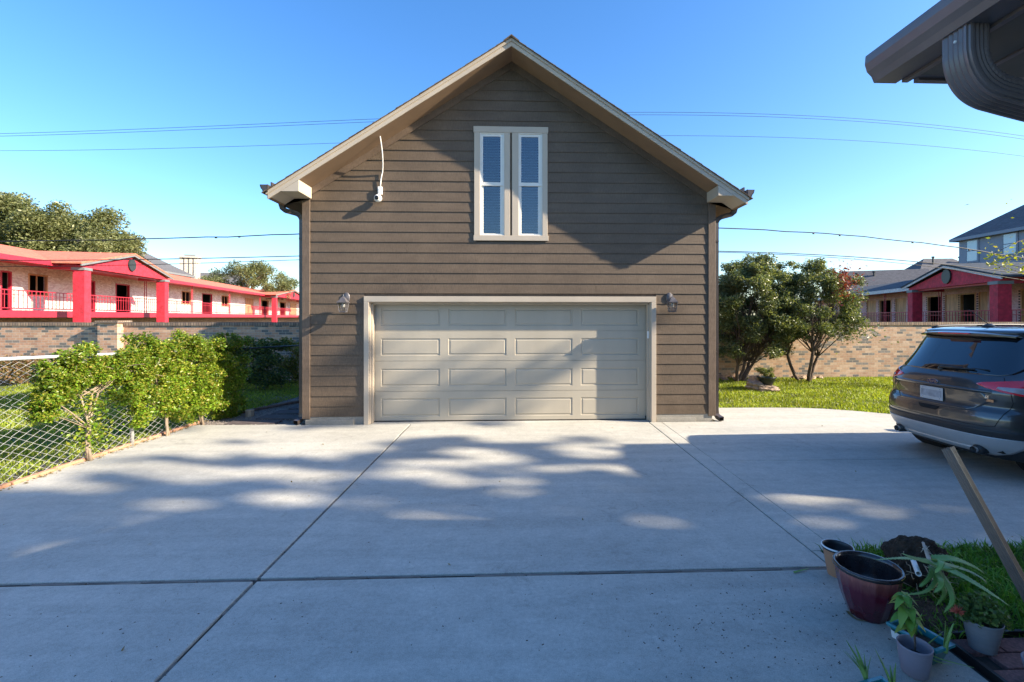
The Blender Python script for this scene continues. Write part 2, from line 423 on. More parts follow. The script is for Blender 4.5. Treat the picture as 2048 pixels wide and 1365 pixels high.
def crown_clusters(cen, rad, k, r0, r1, shell=.55):
    cl = []
    while len(cl) < k:
        d = RNG.normal(size=3); d /= np.linalg.norm(d)
        q = RNG.uniform(shell, 1)**.7
        if d[2] < -.55: continue
        cl.append((np.array(cen) + d*np.array(rad)*q, RNG.uniform(r0, r1)))
    return cl
def limb(mb, a, b, r0, r1, wob=.12, n=6, seg=7):
    a = Vector(a); b = Vector(b); L = (b-a).length
    pts = []
    off = Vector((random.uniform(-1,1), random.uniform(-1,1), random.uniform(-.3,.6))) * wob * L
    for k in range(n+1):
        t = k/n
        pts.append(a.lerp(b, t) + off*math.sin(math.pi*t) + Vector((random.uniform(-1,1), random.uniform(-1,1), 0))*wob*.1*L*(0 < k < n))
    mb.tube(pts, [r0 + (r1-r0)*(k/n)**.8 for k in range(n+1)], seg)
    return pts
def tree(name, label, cat, base, cen, rad, nclust, r0, r1, nleaf, lsize, lmat, bark, tr=.2, group=None, shell=.5, stems=1, spread=.5, aspect=.5, extra=None, gaps=False):
    base = Vector(base)
    root = thing(name, label, cat, base, 0, group)
    cl = crown_clusters(cen, rad, nclust, r0, r1, shell)
    if extra: cl += extra
    mb = MB(base); mb.smooth = True
    for s_ in range(stems):
        an_ = 6.283*s_/max(1, stems)+.6; off = Vector((math.cos(an_), math.sin(an_)*.6, 0))*(.26 if stems > 1 else 0)
        top = Vector(cen) - Vector((0,0,rad[2]*.35)) + off*rad[0]*(1.6 if stems > 1 else 0)
        pts = limb(mb, base+off*.5 - Vector((0,0,.1)), top, tr, tr*.55, .07 if stems == 1 else .16)
        for c, r in cl[s_::stems][:26]:
            st = pts[random.randint(3, 6)]
            limb(mb, st, Vector(c) + Vector((0,0,-.1*r)), tr*.34, tr*.06, .12, 5, 5)
    mb.build('trunk', bark, root)
    pts = blob_points(cl, nleaf, spread)
    k = (np.sin(pts[:, 0]*5.1)*np.sin(pts[:, 1]*4.7+1)*np.sin(pts[:, 2]*5.9+2)) > (-.45 if gaps else -2)
    leaf_object('crown', pts[k], lsize, lmat, root, aspect, origin=base)
    return root, cl
# ================================================================== SETTING
# ground sheet to the horizon, then paving and lawn sheets
mb = MB(); mb.box((-1500, -1500, -.5), (1500, 1500, -.12)); tag(mb.build('ground', M['lawn']), kind='structure')

WY = 8.23            # garage front plane
SLAB_T = .12
def slab(mb, poly):
    mb.prism([(x, y, -SLAB_T) for x, y in poly], (0, 0, SLAB_T))
mb = MB()
g = .007; h = .022; w2 = .013
JX, KX, JY = -1.83, 2.335, 3.385
slab(mb, [(-5.56, JY+h), (JX-w2, JY+h), (JX-w2, 8.20), (-3.70, 8.20), (-3.70, 8.27), (-5.56, 8.27)])
slab(mb, [(JX+w2, JY+h), (KX-g, JY+h), (KX-g, 8.20), (JX+w2, 8.20)])
slab(mb, [(-5.9, -9), (JX-w2, -9), (JX-w2, JY-h), (-5.9, JY-h)])
slab(mb, [(JX+w2, -9), (2.40, -9), (2.40, JY-h), (JX+w2, JY-h)])
slab(mb, [(KX+g, JY+g), (2.405, JY+g), (2.405, 3.633), (KX+g, 3.633)])
slab(mb, [(KX+g, 3.64), (KX+.22, 3.64), (KX+.22, 8.20), (KX+g, 8.20)])
slab(mb, [(KX+.225, 3.64), (14, 3.64), (14, 5.94), (KX+.225, 5.94)])
ar = [(14, 7.2), (10.5, 7.5)] + [(8.6 - 1.9*math.sin(a), 7.62 + 1.84*math.cos(a) - .05) for a in [x*math.pi/2/7 for x in range(8)]][::-1]
arc = [(9.6, 7.65), (8.4, 8.1), (7.7, 8.42), (7.1, 8.75), (6.65, 9.05), (6.2, 9.28), (5.8, 9.38), (5.2, 9.43), (4.1, 9.45), (3.56, 9.46)]
slab(mb, [(KX+.225, 5.95), (14, 5.95), (14, 6.6)] + arc + [(3.56, 8.20), (KX+.225, 8.20)])
o = mb.build('driveway', M['concrete']); bevel(o, .006, 2); tag(o, kind='structure')
mb = MB(); mb.box((-6, -9, -.115), (14, 8.3, -.018)); mb.build('driveway_joint_bed', M['joint']); tag(bpy.data.objects['driveway_joint_bed'], kind='structure')
mb = MB()
for x0_, x1_, y0_, y1_ in ((-5.6, JX-.03, JY-.013, JY+.012), (JX+.03, 2.33, JY-.013, JY+.012), (JX-.007, JX+.007, -5, JY-.03), (JX-.007, JX+.007, JY+.03, 8.19)):
    L = max(x1_-x0_, y1_-y0_); nseg = int(L/.35)
    for k in range(nseg):
        a, b = k/nseg, (k+1)/nseg-.003
        dz_ = random.uniform(-.008, -.001)
        if random.random() < .12: continue
        if x1_-x0_ > y1_-y0_: mb.box((x0_+(x1_-x0_)*a, y0_+random.uniform(-.002, .004), -.08), (x0_+(x1_-x0_)*b, y1_+random.uniform(-.006, .002), dz_))
        else: mb.box((x0_+random.uniform(-.002, .003), y0_+(y1_-y0_)*a, -.08), (x1_+random.uniform(-.003, .002), y0_+(y1_-y0_)*b, dz_))
o = mb.build('joint_strips', paint('weathered_joint_wood', (.16, .145, .125), .95, .5, 30, .8, 90, stretch=(.2, 1, 1))); tag(o, kind='structure')
# garage apron under the door (threshold)
mb = MB(); mb.box((-2.62, 8.205, -.12), (2.47, 8.6, -.006)); tag(mb.build('garage_apron', M['concrete']), kind='structure')

# lawn sheets
mb = MB(); mb.box((-16, 1, -.119), (-5.68, 14.3, -.03)); mb.box((-5.68, 9.0, -.119), (-5.3, 14.3, -.03)); mb.box((-5.3, 11.6, -.119), (-3.7, 14.3, -.03))
tag(mb.build('lawn', M['lawn']), kind='structure')
mb = MB(); mb.prism([(x, y, -.119) for x, y in [(3.56, 9.47), (4.1, 9.46), (5.2, 9.44), (5.8, 9.39), (6.2, 9.29), (6.65, 9.06), (7.1, 8.76), (7.7, 8.43), (8.4, 8.11), (9.6, 7.66), (14, 6.7), (20, 6.7), (20, 14.3), (3.56, 14.3)]], (0, 0, .10))
tag(mb.build('lawn', M['lawn']), kind='structure')
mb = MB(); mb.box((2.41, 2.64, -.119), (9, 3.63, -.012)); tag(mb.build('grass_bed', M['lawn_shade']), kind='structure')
# gravel side path
mb = MB(); mb.box((-5.67, 8.28, -.118), (-3.67, 11.6, -.022)); mb.box((-5.68, 1, -.118), (-5.57, 8.28, -.018))
tag(mb.build('gravel_path', M['gravel']), kind='structure')

# grass blades -------------------------------------------------------------
def blades(name, n, area, h, wd, mat, z0=-.02, test=None, lean=.5):
    x = RNG.uniform(area[0], area[1], n*2); y = RNG.uniform(area[2], area[3], n*2)
    if test is not None:
        k = test(x, y); x, y = x[k], y[k]
    x, y = x[:n], y[:n]; n = len(x)
    # patchy height
    hh = h * RNG.uniform(.5, 1.3, n) * (1 + .35*np.sin(x*2.1+1)*np.sin(y*2.7))
    a = RNG.uniform(0, 2*np.pi, n); la = RNG.uniform(0, 2*np.pi, n); ln = hh * RNG.uniform(.1, lean*1.6, n)
    dx, dy = np.cos(a)*wd/2, np.sin(a)*wd/2
    V = np.empty((n, 5, 3))
    V[:, 0] = np.stack([x-dx, y-dy, np.full(n, z0)], 1); V[:, 1] = np.stack([x+dx, y+dy, np.full(n, z0)], 1)
    mx, my = x+np.cos(la)*ln*.35, y+np.sin(la)*ln*.35
    V[:, 2] = np.stack([mx+dx*.8, my+dy*.8, z0+hh*.6], 1); V[:, 3] = np.stack([mx-dx*.8, my-dy*.8, z0+hh*.6], 1)
    V[:, 4] = np.stack([x+np.cos(la)*ln, y+np.sin(la)*ln, z0+hh*.95], 1)
    b = (np.arange(n)*5)[:, None]
    F4 = b + np.array([0, 1, 2, 3]); F3 = b + np.array([3, 2, 4])
    loops = np.concatenate([F4, F3], 1).reshape(-1)
    ls = (np.arange(n)[:, None]*7 + np.array([0, 4])).reshape(-1)
    me = bpy.data.meshes.new(name); me.vertices.add(n*5); me.vertices.foreach_set('co', V.reshape(-1).astype(np.float32))
    me.loops.add(len(loops)); me.loops.foreach_set('vertex_index', loops.astype(np.int32))
    me.polygons.add(n*2); me.polygons.foreach_set('loop_start', ls.astype(np.int32))
    me.materials.append(mat); me.update(); me.validate()
    o = bpy.data.objects.new(name, me); COL.objects.link(o); return o
_ax = np.array([q[0] for q in arc[::-1]]); _ay = np.array([q[1] for q in arc[::-1]])
def rt(x, y): return y > np.interp(x, _ax, _ay) + .0
tag(blades('grass', 60000, (3.56, 13.5, 7.8, 14.1), .055, .018, M['grass'], test=rt),
    'sunlit mown lawn between the driveway and the brick wall, right of the garage', 'grass', kind='stuff')
tag(blades('grass', 60000, (-13.5, -5.72, 3.6, 14.1), .06, .018, M['grass'], z0=-.03),
    'rough lawn seen through the chain link fence', 'grass', kind='stuff')
tag(blades('grass', 12000, (-5.7, -3.75, 9.2, 14.1), .05, .016, M['grass'], z0=-.03, test=lambda x, y: (x < -5.35 + (y-9.2)*.12) | (y > 11.7)),
    'strip of lawn beside the garage behind the gravel path', 'grass', kind='stuff')
def nt_(x, y):
    # gaps where the tipped root ball and pots sit
    return (y < 3.66) & (y > 2.60)
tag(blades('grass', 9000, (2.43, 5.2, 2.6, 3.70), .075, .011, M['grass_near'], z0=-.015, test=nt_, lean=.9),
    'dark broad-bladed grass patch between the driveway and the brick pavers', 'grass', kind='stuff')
# loose gravel stones and litter in the side path
mb = MB()
for k in range(2600):
    x, y = random.uniform(-5.6, -3.72), random.uniform(8.3, 11.5)
    r = random.uniform(.008, .02)
    c = Vector((x, y, -.018 + r*.3))
    a = random.uniform(0, 3.1)
    u, v = Vector((math.cos(a), math.sin(a), 0))*r, Vector((-math.sin(a), math.cos(a), 0))*r*.8
    top = c + Vector((0, 0, r*.8)); q = [c-u, c-v, c+u, c+v]
    for i in range(4): mb.poly([q[i], q[(i+1) % 4], top])
mb.keep = True
tag(mb.build('gravel', M['gravel']), 'loose pale gravel around the dark stepping slabs beside the garage', 'gravel', kind='stuff')
# dry leaf litter along the fence foot
P = np.stack([-5.66 + np.abs(RNG.normal(0, .13, 1500)), RNG.uniform(4, 9.3, 1500), np.full(1500, .01)], 1)
P[:, 0] = np.where(P[:, 0] > -5.44, P[:, 0]-.36, P[:, 0])
P[:, 2] = np.where(P[:, 0] > -5.56, .004, -.012)
o = leaf_object('leaf_litter', P, .035, M['drygrass'], nrm_up=3); tag(o, 'dry leaves and twigs gathered along the foot of the fence', 'leaf litter', kind='stuff')
# small debris on the concrete
mb = MB()
for k in range(420):
    x = random.uniform(-3.5, 2.3); y = random.choice([random.uniform(2.3, 3.3), random.uniform(2.3, 3.3), random.uniform(2.4, 8)])
    if random.random() < .55: x = random.uniform(.6, 2.3); y = random.uniform(2.2, 3.2)
    r = random.choice([.001, .0014, .002, .003])*random.uniform(.7, 1.3)
    a = random.uniform(0, 3.1)
    u, v = Vector((math.cos(a), math.sin(a), 0))*r*1.6, Vector((-math.sin(a), math.cos(a), 0))*r*.6
    mb.obox((x, y, .0015), u, v, (0, 0, .0014))
tag(mb.build('driveway_grit', M['soil']), 'scattered dark grit and leaf crumbs on the shaded concrete', 'grit', kind='stuff')

P = np.stack([RNG.uniform(-5.3, 5.5, 34), RNG.uniform(2.4, 8.0, 34), np.full(34, .006)], 1)
o = leaf_object('fallen_leaf_scatter', P, .032, M['drygrass'], nrm_up=4); tag(o, 'few dry leaves blown about the driveway', 'leaf litter', kind='stuff')
# stepping slabs in the side path
for i, (x0, x1, y0, y1, a) in enumerate([(-5.05, -4.2, 8.33, 8.62, .02), (-4.75, -3.95, 8.72, 9.08, -.06), (-4.70, -3.95, 9.18, 9.55, .04), (-4.6, -3.85, 9.66, 10.1, -.03), (-4.55, -3.85, 10.25, 10.7, .05)]):
    c = Vector(((x0+x1)/2, (y0+y1)/2, 0)); mb = MB(c)
    mb.box((x0, y0, -.03), (x1, y1, .008))
    o = mb.build('stepping_slab', M['darkpaver']); o.location = c; o.rotation_euler.z = a; bevel(o, .008, 2)
    tag(o, ['reddish stepping slab at the driveway edge beside the downspout', 'second dark stepping slab from the driveway edge', 'third dark stepping slab from the driveway edge',
            'fourth dark stepping slab from the driveway edge', 'farthest dark stepping slab beside the garage'][i], 'stepping slab', 'stepping slabs in the side path')
# small stump-like stone block
mb = MB((-5.02, 9.05, -.02)); mb.smooth = False
mb.lathe([(.07, -.02), (.075, .06), (.078, .1), (.06, .115)], (-5.02, 9.05, 0), 8)
o = mb.build('block', M['palebark']); o.location = (-5.02, 9.05, -.02); tag(o, 'short pale wooden block standing in the gravel beside the fence', 'block')

# clay edging bars along the driveway
ys = 2.5; k = 0
names = []
while ys < 8.2:
    L = random.uniform(.42, .72); a = random.uniform(-.03, .03)
    if k == 0 or True:
        c = Vector((-5.575 + random.uniform(-.012, .012), ys + L/2, 0)); mb = MB(c)
        mb.box((c.x-.035, ys, -.03), (c.x+.035, ys+L-.015, .035))
        o = mb.build('edging_bar', M['edging']); o.location = c; o.rotation_euler = (0, random.uniform(-.05, .05), a); bevel(o, .014, 3)
        names.append((o, ys))
    ys += L; k += 1
for j, (o, y) in enumerate(names):
    d = ['clay edging bar nearest the camera along the left edge of the driveway', 'clay edging bar at the lower left foot of the fence'] 
    lab = ['%s clay edging bar from the garage end of the row along the fence' % q for q in ('first', 'second', 'third', 'fourth', 'fifth', 'sixth', 'seventh', 'eighth', 'ninth', 'tenth', 'eleventh', 'twelfth', 'thirteenth', 'fourteenth')][len(names)-1-j]
    tag(o, lab, 'edging', 'clay edging bars along the driveway')
mb = MB((-5.3, 10, 0)); mb.tube([(-5.45, 9.15, .01), (-5.0, 9.9, .015), (-4.55, 10.8, .012), (-4.2, 11.7, .012)], .03, 6)
o = mb.build('path_edging', M['timber']); o.location = (-5.3, 10, 0); tag(o, 'dark timber edging curving between the gravel path and the lawn', 'edging')

# brick paver patio by the house
k = 0
mbp = []
for i in range(4):
    for j in range(9):
        x0 = 2.47 + j*.235 + (i % 2)*.11; y1 = 2.60 - i*.118
        if j == 0 and i % 2: pass
        c = Vector((x0+.115, y1-.055, 0)); mb = MB(c)
        mb.box((x0+.003, y1-.112, -.05), (x0+.229, y1-.003, .006))
        if i == 0 and j == 0: src = None
        mbp.append((mb, c, i, j))
rows = ['row next to the grass', 'second row from the grass', 'third row from the grass', 'fourth row from the grass']
cols_ = ['first', 'second', 'third', 'fourth', 'fifth', 'sixth', 'seventh', 'eighth', 'ninth']
for mb, c, i, j in mbp:
    if c.x > 1.25*c.y + .55: continue
    o = mb.build('brick_paver', M['paver']); o.location = c; bevel(o, .005, 2)
    tag(o, '%s red brick paver from the driveway in the %s' % (cols_[j], rows[i]), 'paver', 'red brick pavers by the house')
mb = MB(); mb.box((2.46, -3, -.119), (9, 2.63, -.035)); tag(mb.build('paver_bed', M['soil']), kind='structure')
mb = MB((2.45, 2.3, 0))
for a, b in (((2.435, 1.0, -.05), (2.455, 2.63, .03)), ((2.455, 2.615, -.05), (5, 2.633, .028))): mb.box(a, b)
o = mb.build('lawn_edging', M['plasticedge']); o.location = (2.45, 2.3, 0); tag(o, 'black plastic edging strip round the brick pavers', 'edging')

# boundary brick wall ---------------------------------------------------------
WB = 14.4
def bwall(x0, x1, h, label, mat, pil=()):
    root = thing('brick_wall', label, 'brick wall', (x0, WB, -.1))
    mb = MB((x0, WB, -.1)); mb.box((x0, WB, -.1), (x1, WB+.22, h-.10))
    mb.build('brickwork', mat, root)
    mb = MB((x0, WB, -.1)); mb.box((x0, WB-.03, h-.10), (x1, WB+.25, h)); mb.build('coping', M['capbrick'], root)
    for a, b in pil:
        mb = MB((x0, WB, -.1)); mb.box((a, WB-.22, -.1), (b, WB-.002, h-.02)); p = mb.build('pilaster', mat, root)
        mb = MB((x0, WB, -.1)); mb.box((a-.04, WB-.26, h-.02), (b+.04, WB+.27, h+.05)); mb.build('pilaster_cap', M['capbrick'], p)
    return root
HW = 1.70
a_, b_ = PY(208, 700, WB).x, PY(247, 700, WB).x
bwall(-26, -3, HW, 'weathered brown brick boundary wall behind the fenced garden, left of the garage', M['wallbrick'], [(a_, b_), (a_-8.2, b_-8.2)])
bwall(3.0, 24, HW, 'buff brick boundary wall behind the lawn, right of the garage', M['wallbrick2'])
# ================================================================== GARAGE
GL, GR, GB = -3.655, 3.514, 13.3
PKX, SL = -.082, .65
OV = .505
YF = WY - OV
def zb(x): return 6.316 - SL*abs(x-PKX)          # underside of the roof deck (soffit line)
GO = Vector((-.07, WY, 0))
gar = thing('garage', 'dark brown clapboard garage with tan trim, steep gable and wide panelled door', 'garage', GO)
def GM(): return MB(GO)
DX0, DX1, DZ1 = -2.542, 2.377, 2.115              # door opening
REC = .195
# core walls (sides, back, gable backing) as a hollow shell: slabs
mb = GM()
mb.box((GL, WY+.012, .10), (GL+.12, GB, 4.0)); mb.box((GR-.12, WY+.012, .10), (GR, GB, 4.0))
mb.prism([(GL+.13, GB-.12, .1), (GR-.13, GB-.12, .1), (GR-.13, GB-.12, zb(GR-.13)), (PKX, GB-.12, zb(PKX)), (GL+.13, GB-.12, zb(GL+.13))], (0, .12, 0))
# side lap courses
z = .14
while z < 3.95:
    for xs, sg in ((GL, -1), (GR, 1)):
        mb.prism([(xs, WY+.1, z), (xs+sg*.018, WY+.1, z), (xs+sg*.006, WY+.1, z+.178), (xs, WY+.1, z+.178)], (0, GB-WY-.1, 0))
    z += .178
mb.build('side_wall', M['siding'], gar)
# front clapboards
mb = GM()
openings = [(DX0-.09, DX1+.09, -1, DZ1+.10), (-.70, .50, 3.23, 5.12)]
z = .135; k = 0
EX = .1775
cx0, cx1 = GL+.11, GR-.11
seams = {18: -.27, 14: -.27, 21: .9, 16: -1.9, 10: -.33, 24: -.9, 6: 3.0, 12: 1.4}
while z < 6.35:
    z1 = z + EX
    def lim(zz):
        e = (6.34 - zz)/SL
        return max(cx0, PKX-e), min(cx1, PKX+e)
    a0, b0 = lim(z); a1, b1 = lim(min(z1, 6.33))
    spans = [(a0, b0, a1, b1)]
    zm = (z+z1)/2
    for ox0, ox1, oz0, oz1 in openings:
        if oz0 < zm < oz1:
            spans = [(a0, ox0, a1, ox0), (ox1, b0, ox1, b1)]
    if k in seams and len(spans) == 1:
        xs = seams[k]; spans = [(a0, xs-.0015, a1, xs-.0015), (xs+.0015, b0, xs+.0015, b1)]
    for p0, q0, p1, q1 in spans:
        if q0 - p0 < .03: continue
        yb, yt = WY-.013, WY-.001
        wv = random.uniform(-.001, .001)
        p1_ = min(p1, q1-.002)
        P8 = [(p0, yb+wv, z), (q0, yb+wv, z), (q1, yt, z1), (p1_, yt, z1), (p0, WY+.012, z), (q0, WY+.012, z), (q1, WY+.012, z1), (p1_, WY+.012, z1)]
        i = [mb.vert(p) for p in P8]
        for f in ((0,1,2,3), (1,0,4,5), (0,3,7,4), (2,1,5,6), (4,7,6,5), (3,2,6,7)): mb.face([i[t] for t in f])
    z = z1; k += 1
mb.build('front_siding', M['siding'], gar)
# sheathing behind the boards
mb = GM()
mb.box((GL+.12, WY+.014, .10), (DX0-.06, WY+.11, 4.0)); mb.box((DX1+.06, WY+.014, .10), (GR-.12, WY+.11, 4.0))
mb.box((DX0-.059, WY+.014, DZ1+.05), (-.75, WY+.11, 3.99)); mb.box((.55, WY+.014, DZ1+.05), (DX1+.059, WY+.11, 3.99)); mb.box((-.749, WY+.014, DZ1+.05), (.549, WY+.11, 3.18))
mb.prism([(GL+.13, WY+.014, 4.001), (-.75, WY+.014, 4.001), (-.75, WY+.014, zb(-.75)-.01), (GL+.13, WY+.014, zb(GL+.13))], (0, .09, 0))
mb.prism([(.55, WY+.014, 4.001), (GR-.13, WY+.014, 4.001), (GR-.13, WY+.014, zb(GR-.13)), (.55, WY+.014, zb(.55)-.01)], (0, .09, 0))
mb.prism([(-.749, WY+.014, 5.17), (.549, WY+.014, 5.17), (.549, WY+.014, zb(.55)-.02), (PKX, WY+.014, zb(PKX)-.02), (-.749, WY+.014, zb(-.75)-.02)], (0, .09, 0))
mb.build('sheathing', M['brown'], gar)
# foundation
mb = GM()
mb.box((GL+.03, WY-.004, -.12), (DX0-.095, WY+.2, .135)); mb.box((GL+.03, WY+.2001, -.12), (GL+.2, GB, .11)); mb.box((GL+.03, WY-.03, -.1), (GL+.85, WY-.0041, .085))
o = mb.build('foundation', M['foundation'], gar); bevel(o, .006, 2)
mb = GM(); mb.box((DX1+.095, WY-.004, -.12), (GR-.03, WY+.2, .135))
mb.box((GR-.2, WY+.2, -.12), (GR-.03, GB, .11))
mb.box((DX1+.097, WY-.02, -.1), (DX1+.8, WY-.004, .07))
o = mb.build('foundation', M['foundation'], gar); bevel(o, .006, 2)
# corner boards
for a, b, s_ in ((GL-.022, GL+.108, -1), (GR-.108, GR+.022, 1)):
    mb = GM(); mb.box((a, WY-.026, .10), (b, WY-.002, zb(a if s_ < 0 else b)-.02))
    if s_ < 0: mb.box((a, WY-.001, .10), (a+.022, WY+.1, 3.9))
    else: mb.box((b-.022, WY-.001, .10), (b, WY+.1, 3.9))
    o = mb.build('corner_board', M['brown'], gar); bevel(o, .003, 1)
# frieze boards under the soffit on the gable
for s_ in (-1, 1):
    xe = GL+.12 if s_ < 0 else GR-.12
    mb = GM()
    mb.prism([(PKX, WY-.024, zb(PKX)+.015), (PKX, WY-.024, zb(PKX)-.125), (xe, WY-.024, zb(xe)-.125), (xe, WY-.024, zb(xe)+.015)], (0, .02, 0))
    o = mb.build('frieze_board', M['brown'], gar)
# roof: decks, shingles
EL, ER = -4.03, 3.89
roof = None
mb = GM()
for s_, xe in ((-1, EL), (1, ER)):
    mb.prism([(PKX, YF+.03, zb(PKX)+.022), (xe, YF+.03, zb(xe)+.022), (xe, YF+.03, zb(xe)+.12), (PKX, YF+.03, zb(PKX)+.12)], (0, GB+.35-YF-.03, 0))
roof = mb.build('roof_deck', M['brown'], gar)
mb = GM()
cs = math.hypot(1, SL)
for s_, xe in ((-1, EL-.05), (1, ER+.05)):
    n = int(abs(xe-PKX)*cs/.145)
    dx = abs(xe-PKX)/n
    for i in range(n):
        xa = xe - s_*dx*i; xb = xe - s_*dx*(i+1.15)
        if (xb-PKX)*s_ < 0: xb = PKX
        th = random.uniform(.010, .016); yo = YF-.042-random.uniform(0, .012)
        zA = zb(xa)+.122+th; zB = zb(xb)+.126
        mb.prism([(xa, yo, zA-th), (xa, yo, zA), (xb, yo, zB), (xb, yo, zB-.004)], (0, GB+.42-yo, 0))
# ridge cap
mb.prism([(PKX-.13, YF-.05, zb(PKX-.13)+.145), (PKX, YF-.05, zb(PKX)+.160), (PKX+.13, YF-.05, zb(PKX+.13)+.145), (PKX+.12, YF-.05, zb(PKX+.12)+.13), (PKX, YF-.05, zb(PKX)+.142), (PKX-.12, YF-.05, zb(PKX-.12)+.13)], (0, GB+.47-YF, 0))
mb.build('shingles', M['shingle'], roof)
# soffit (sloped, gable overhang) and eave soffits
for s_, xe in ((-1, EL+.03), (1, ER-.03)):
    mb = GM()
    mb.prism([(PKX, YF+.03, zb(PKX)+.002), (xe, YF+.03, zb(xe)+.002), (xe, YF+.03, zb(xe)+.018), (PKX, YF+.03, zb(PKX)+.018)], (0, OV-.03+.01, 0))
    mb.build('gable_soffit', M['soffit'], gar)
for s_, xe in ((-1, EL), (1, ER)):
    # rake fascia: main board and upper strip
    mb = GM()
    dz0, dz1, dz2 = -.005, .145, .205
    mb.prism([(PKX, YF, zb(PKX)+dz0), (xe+s_*-.02, YF, zb(xe)+dz0+.01), (xe-s_*.02, YF, zb(xe)+dz1), (PKX, YF, zb(PKX)+dz1)], (0, .022, 0))
    o = mb.build('rake_board', M['trim'], gar); bevel(o, .003, 1)
    mb = GM()
    mb.prism([(PKX, YF-.02, zb(PKX)+.072), (xe, YF-.02, zb(xe)+.072), (xe, YF-.02, zb(xe)+.124), (PKX, YF-.02, zb(PKX)+.124)], (0, .0195, 0))
    o = mb.build('rake_trim', M['trim'], gar); bevel(o, .003, 1)
for s_, xe, xw in ((-1, EL+.06, GL), (1, ER-.06, GR)):
    # boxed return at the eave end
    xi = xw - s_*.14; zbm = 3.885
    mb = GM()
    ptsF = [(xe, YF+.004, zbm), (xi, YF+.004, zbm), (xi, YF+.004, zb(xi)-.008), (xe, YF+.004, zb(xe)-.004)]
    mb.prism(ptsF, (0, OV-.03, 0))
    o = mb.build('eave_return', M['trim'], gar); bevel(o, .003, 1)
    mb = GM(); mb.box((min(xe, xw), WY-.02, zbm), (max(xe, xw), GB+.3, zbm+.02)); mb.build('eave_soffit', M['soffit'], gar)
    mb = GM(); mb.box((min(xe, xe+s_*.022), YF+.06, zbm-.005), (max(xe, xe+s_*.022), GB+.3, zbm+.16)); mb.build('eave_fascia', M['gutter'], gar)
    # K-style gutter
    x0 = xe + s_*.023
    prof = [(0, 0), (.075, 0), (.083, .03), (.105, .055), (.118, .095), (.118, .115), (.108, .115), (.108, .098), (.095, .06), (.075, .035), (.068, .006), (.006, .006), (.006, .12), (0, .12)]
    mb = GM()
    A = Vector((s_, 0, 0)); B = Vector((0, 0, 1)); o0 = Vector((x0, YF-.035, zbm-.02)); o1 = Vector((x0, GB+.3, zbm-.02))
    mb.sweep(prof, [(o0, A, B), (o1, A, B)])
    mb.prism([(o0.x+s_*a, o0.y, o0.z+b) for a, b in [(0, 0), (.075, 0), (.083, .03), (.105, .055), (.118, .095), (.118, .115), (0, .115)]], (0, .003, 0))
    gt = mb.build('gutter', M['gutter'], gar)
    # downspout
    mb = GM(); mb.smooth = False
    yd = WY+.10; xd = xw + s_*.075
    path = [Vector((x0+s_*.05, yd-.12, zbm+.02)), Vector((x0+s_*.05, yd-.12, zbm-.09))]
    ctr = [(x0+s_*.05, zbm-.09), (x0+s_*.04, zbm-.15), (x0-s_*.0, zbm-.19), (xd+s_*.09, zbm-.235), (xd+s_*.03, zbm-.27), (xd, zbm-.34)]
    fr = []
    pts3 = [(x0+s_*.05, yd-.08, zbm+.02)] + [(a, yd-.08+.08*i/5, b) for i, (a, b) in enumerate(ctr)] + [(xd, yd, 2.0), (xd, yd, .16)]
    def rect_prof(wd, dp, rib=.004):
        out = []
        for (a, b), (c, d) in (((-wd, -dp), (wd, -dp)), ((wd, -dp), (wd, dp)), ((wd, dp), (-wd, dp)), ((-wd, dp), (-wd, -dp))):
            for q in range(7):
                t = q/7; nx, ny = (b-d), (c-a); L = math.hypot(nx, ny); nx, ny = nx/L, ny/L
                h = -rib if q in (2, 4, 6) else 0
                out.append((a+(c-a)*t + nx*-h*0 + (-ny if 0 else 0) + (nx*-h), b+(d-b)*t + (ny*-h)))
        return out
    P3 = [Vector(p) for p in pts3]
    for i, p in enumerate(P3):
        t = (P3[min(i+1, len(P3)-1)]-P3[max(i-1, 0)]).normalized()
        A_ = Vector((0, 1, 0)); A_ = (A_ - t*A_.dot(t)).normalized(); B_ = t.cross(A_)
        fr.append((p, A_, B_))
    mb.sweep(rect_prof(.033, .040), fr)
    # shoe
    fr = []
    for p, t in (((xd, yd, .17), (0, 0, -1)), ((xd, yd-.01, .11), (0, -.4, -1)), ((xd+s_*.02, yd-.06, .065), (s_*.2, -1, -.6)), ((xd+s_*.05, yd-.14, .045), (s_*.3, -1, -.2))):
        t = Vector(t).normalized(); A_ = Vector((1, 0, 0)); A_ = (A_ - t*A_.dot(t)).normalized(); B_ = t.cross(A_); fr.append((Vector(p), A_, B_))
    mb.sweep([(-.042, -.035), (.042, -.035), (.042, .035), (-.042, .035)], fr, cap=False)
    for zz in (3.2, 1.2): mb.box((xd-.038, yd-.045, zz), (xd+.038, yd+.045, zz+.03))
    mb.build('downspout', M['gutter'], gar)

# garage door surround
mb = GM()
TW = .085
mb.box((DX0-TW, WY-.045, 0), (DX0, WY-.001, DZ1-.0)); mb.box((DX1, WY-.045, 0), (DX1+TW, WY-.001, DZ1)); mb.box((DX0-TW, WY-.045, DZ1+.0005), (DX1+TW, WY-.001, DZ1+.098))
o = mb.build('door_casing', M['trim'], gar); bevel(o, .004, 2)
mb = GM()
yd0 = WY+REC-.04
mb.box((DX0-.05, WY, 0), (DX0+.012, yd0, DZ1)); mb.box((DX1-.012, WY, 0), (DX1+.05, yd0, DZ1)); mb.box((DX0-.05, WY, DZ1-.012+.0005), (DX1+.05, yd0, DZ1+.04))
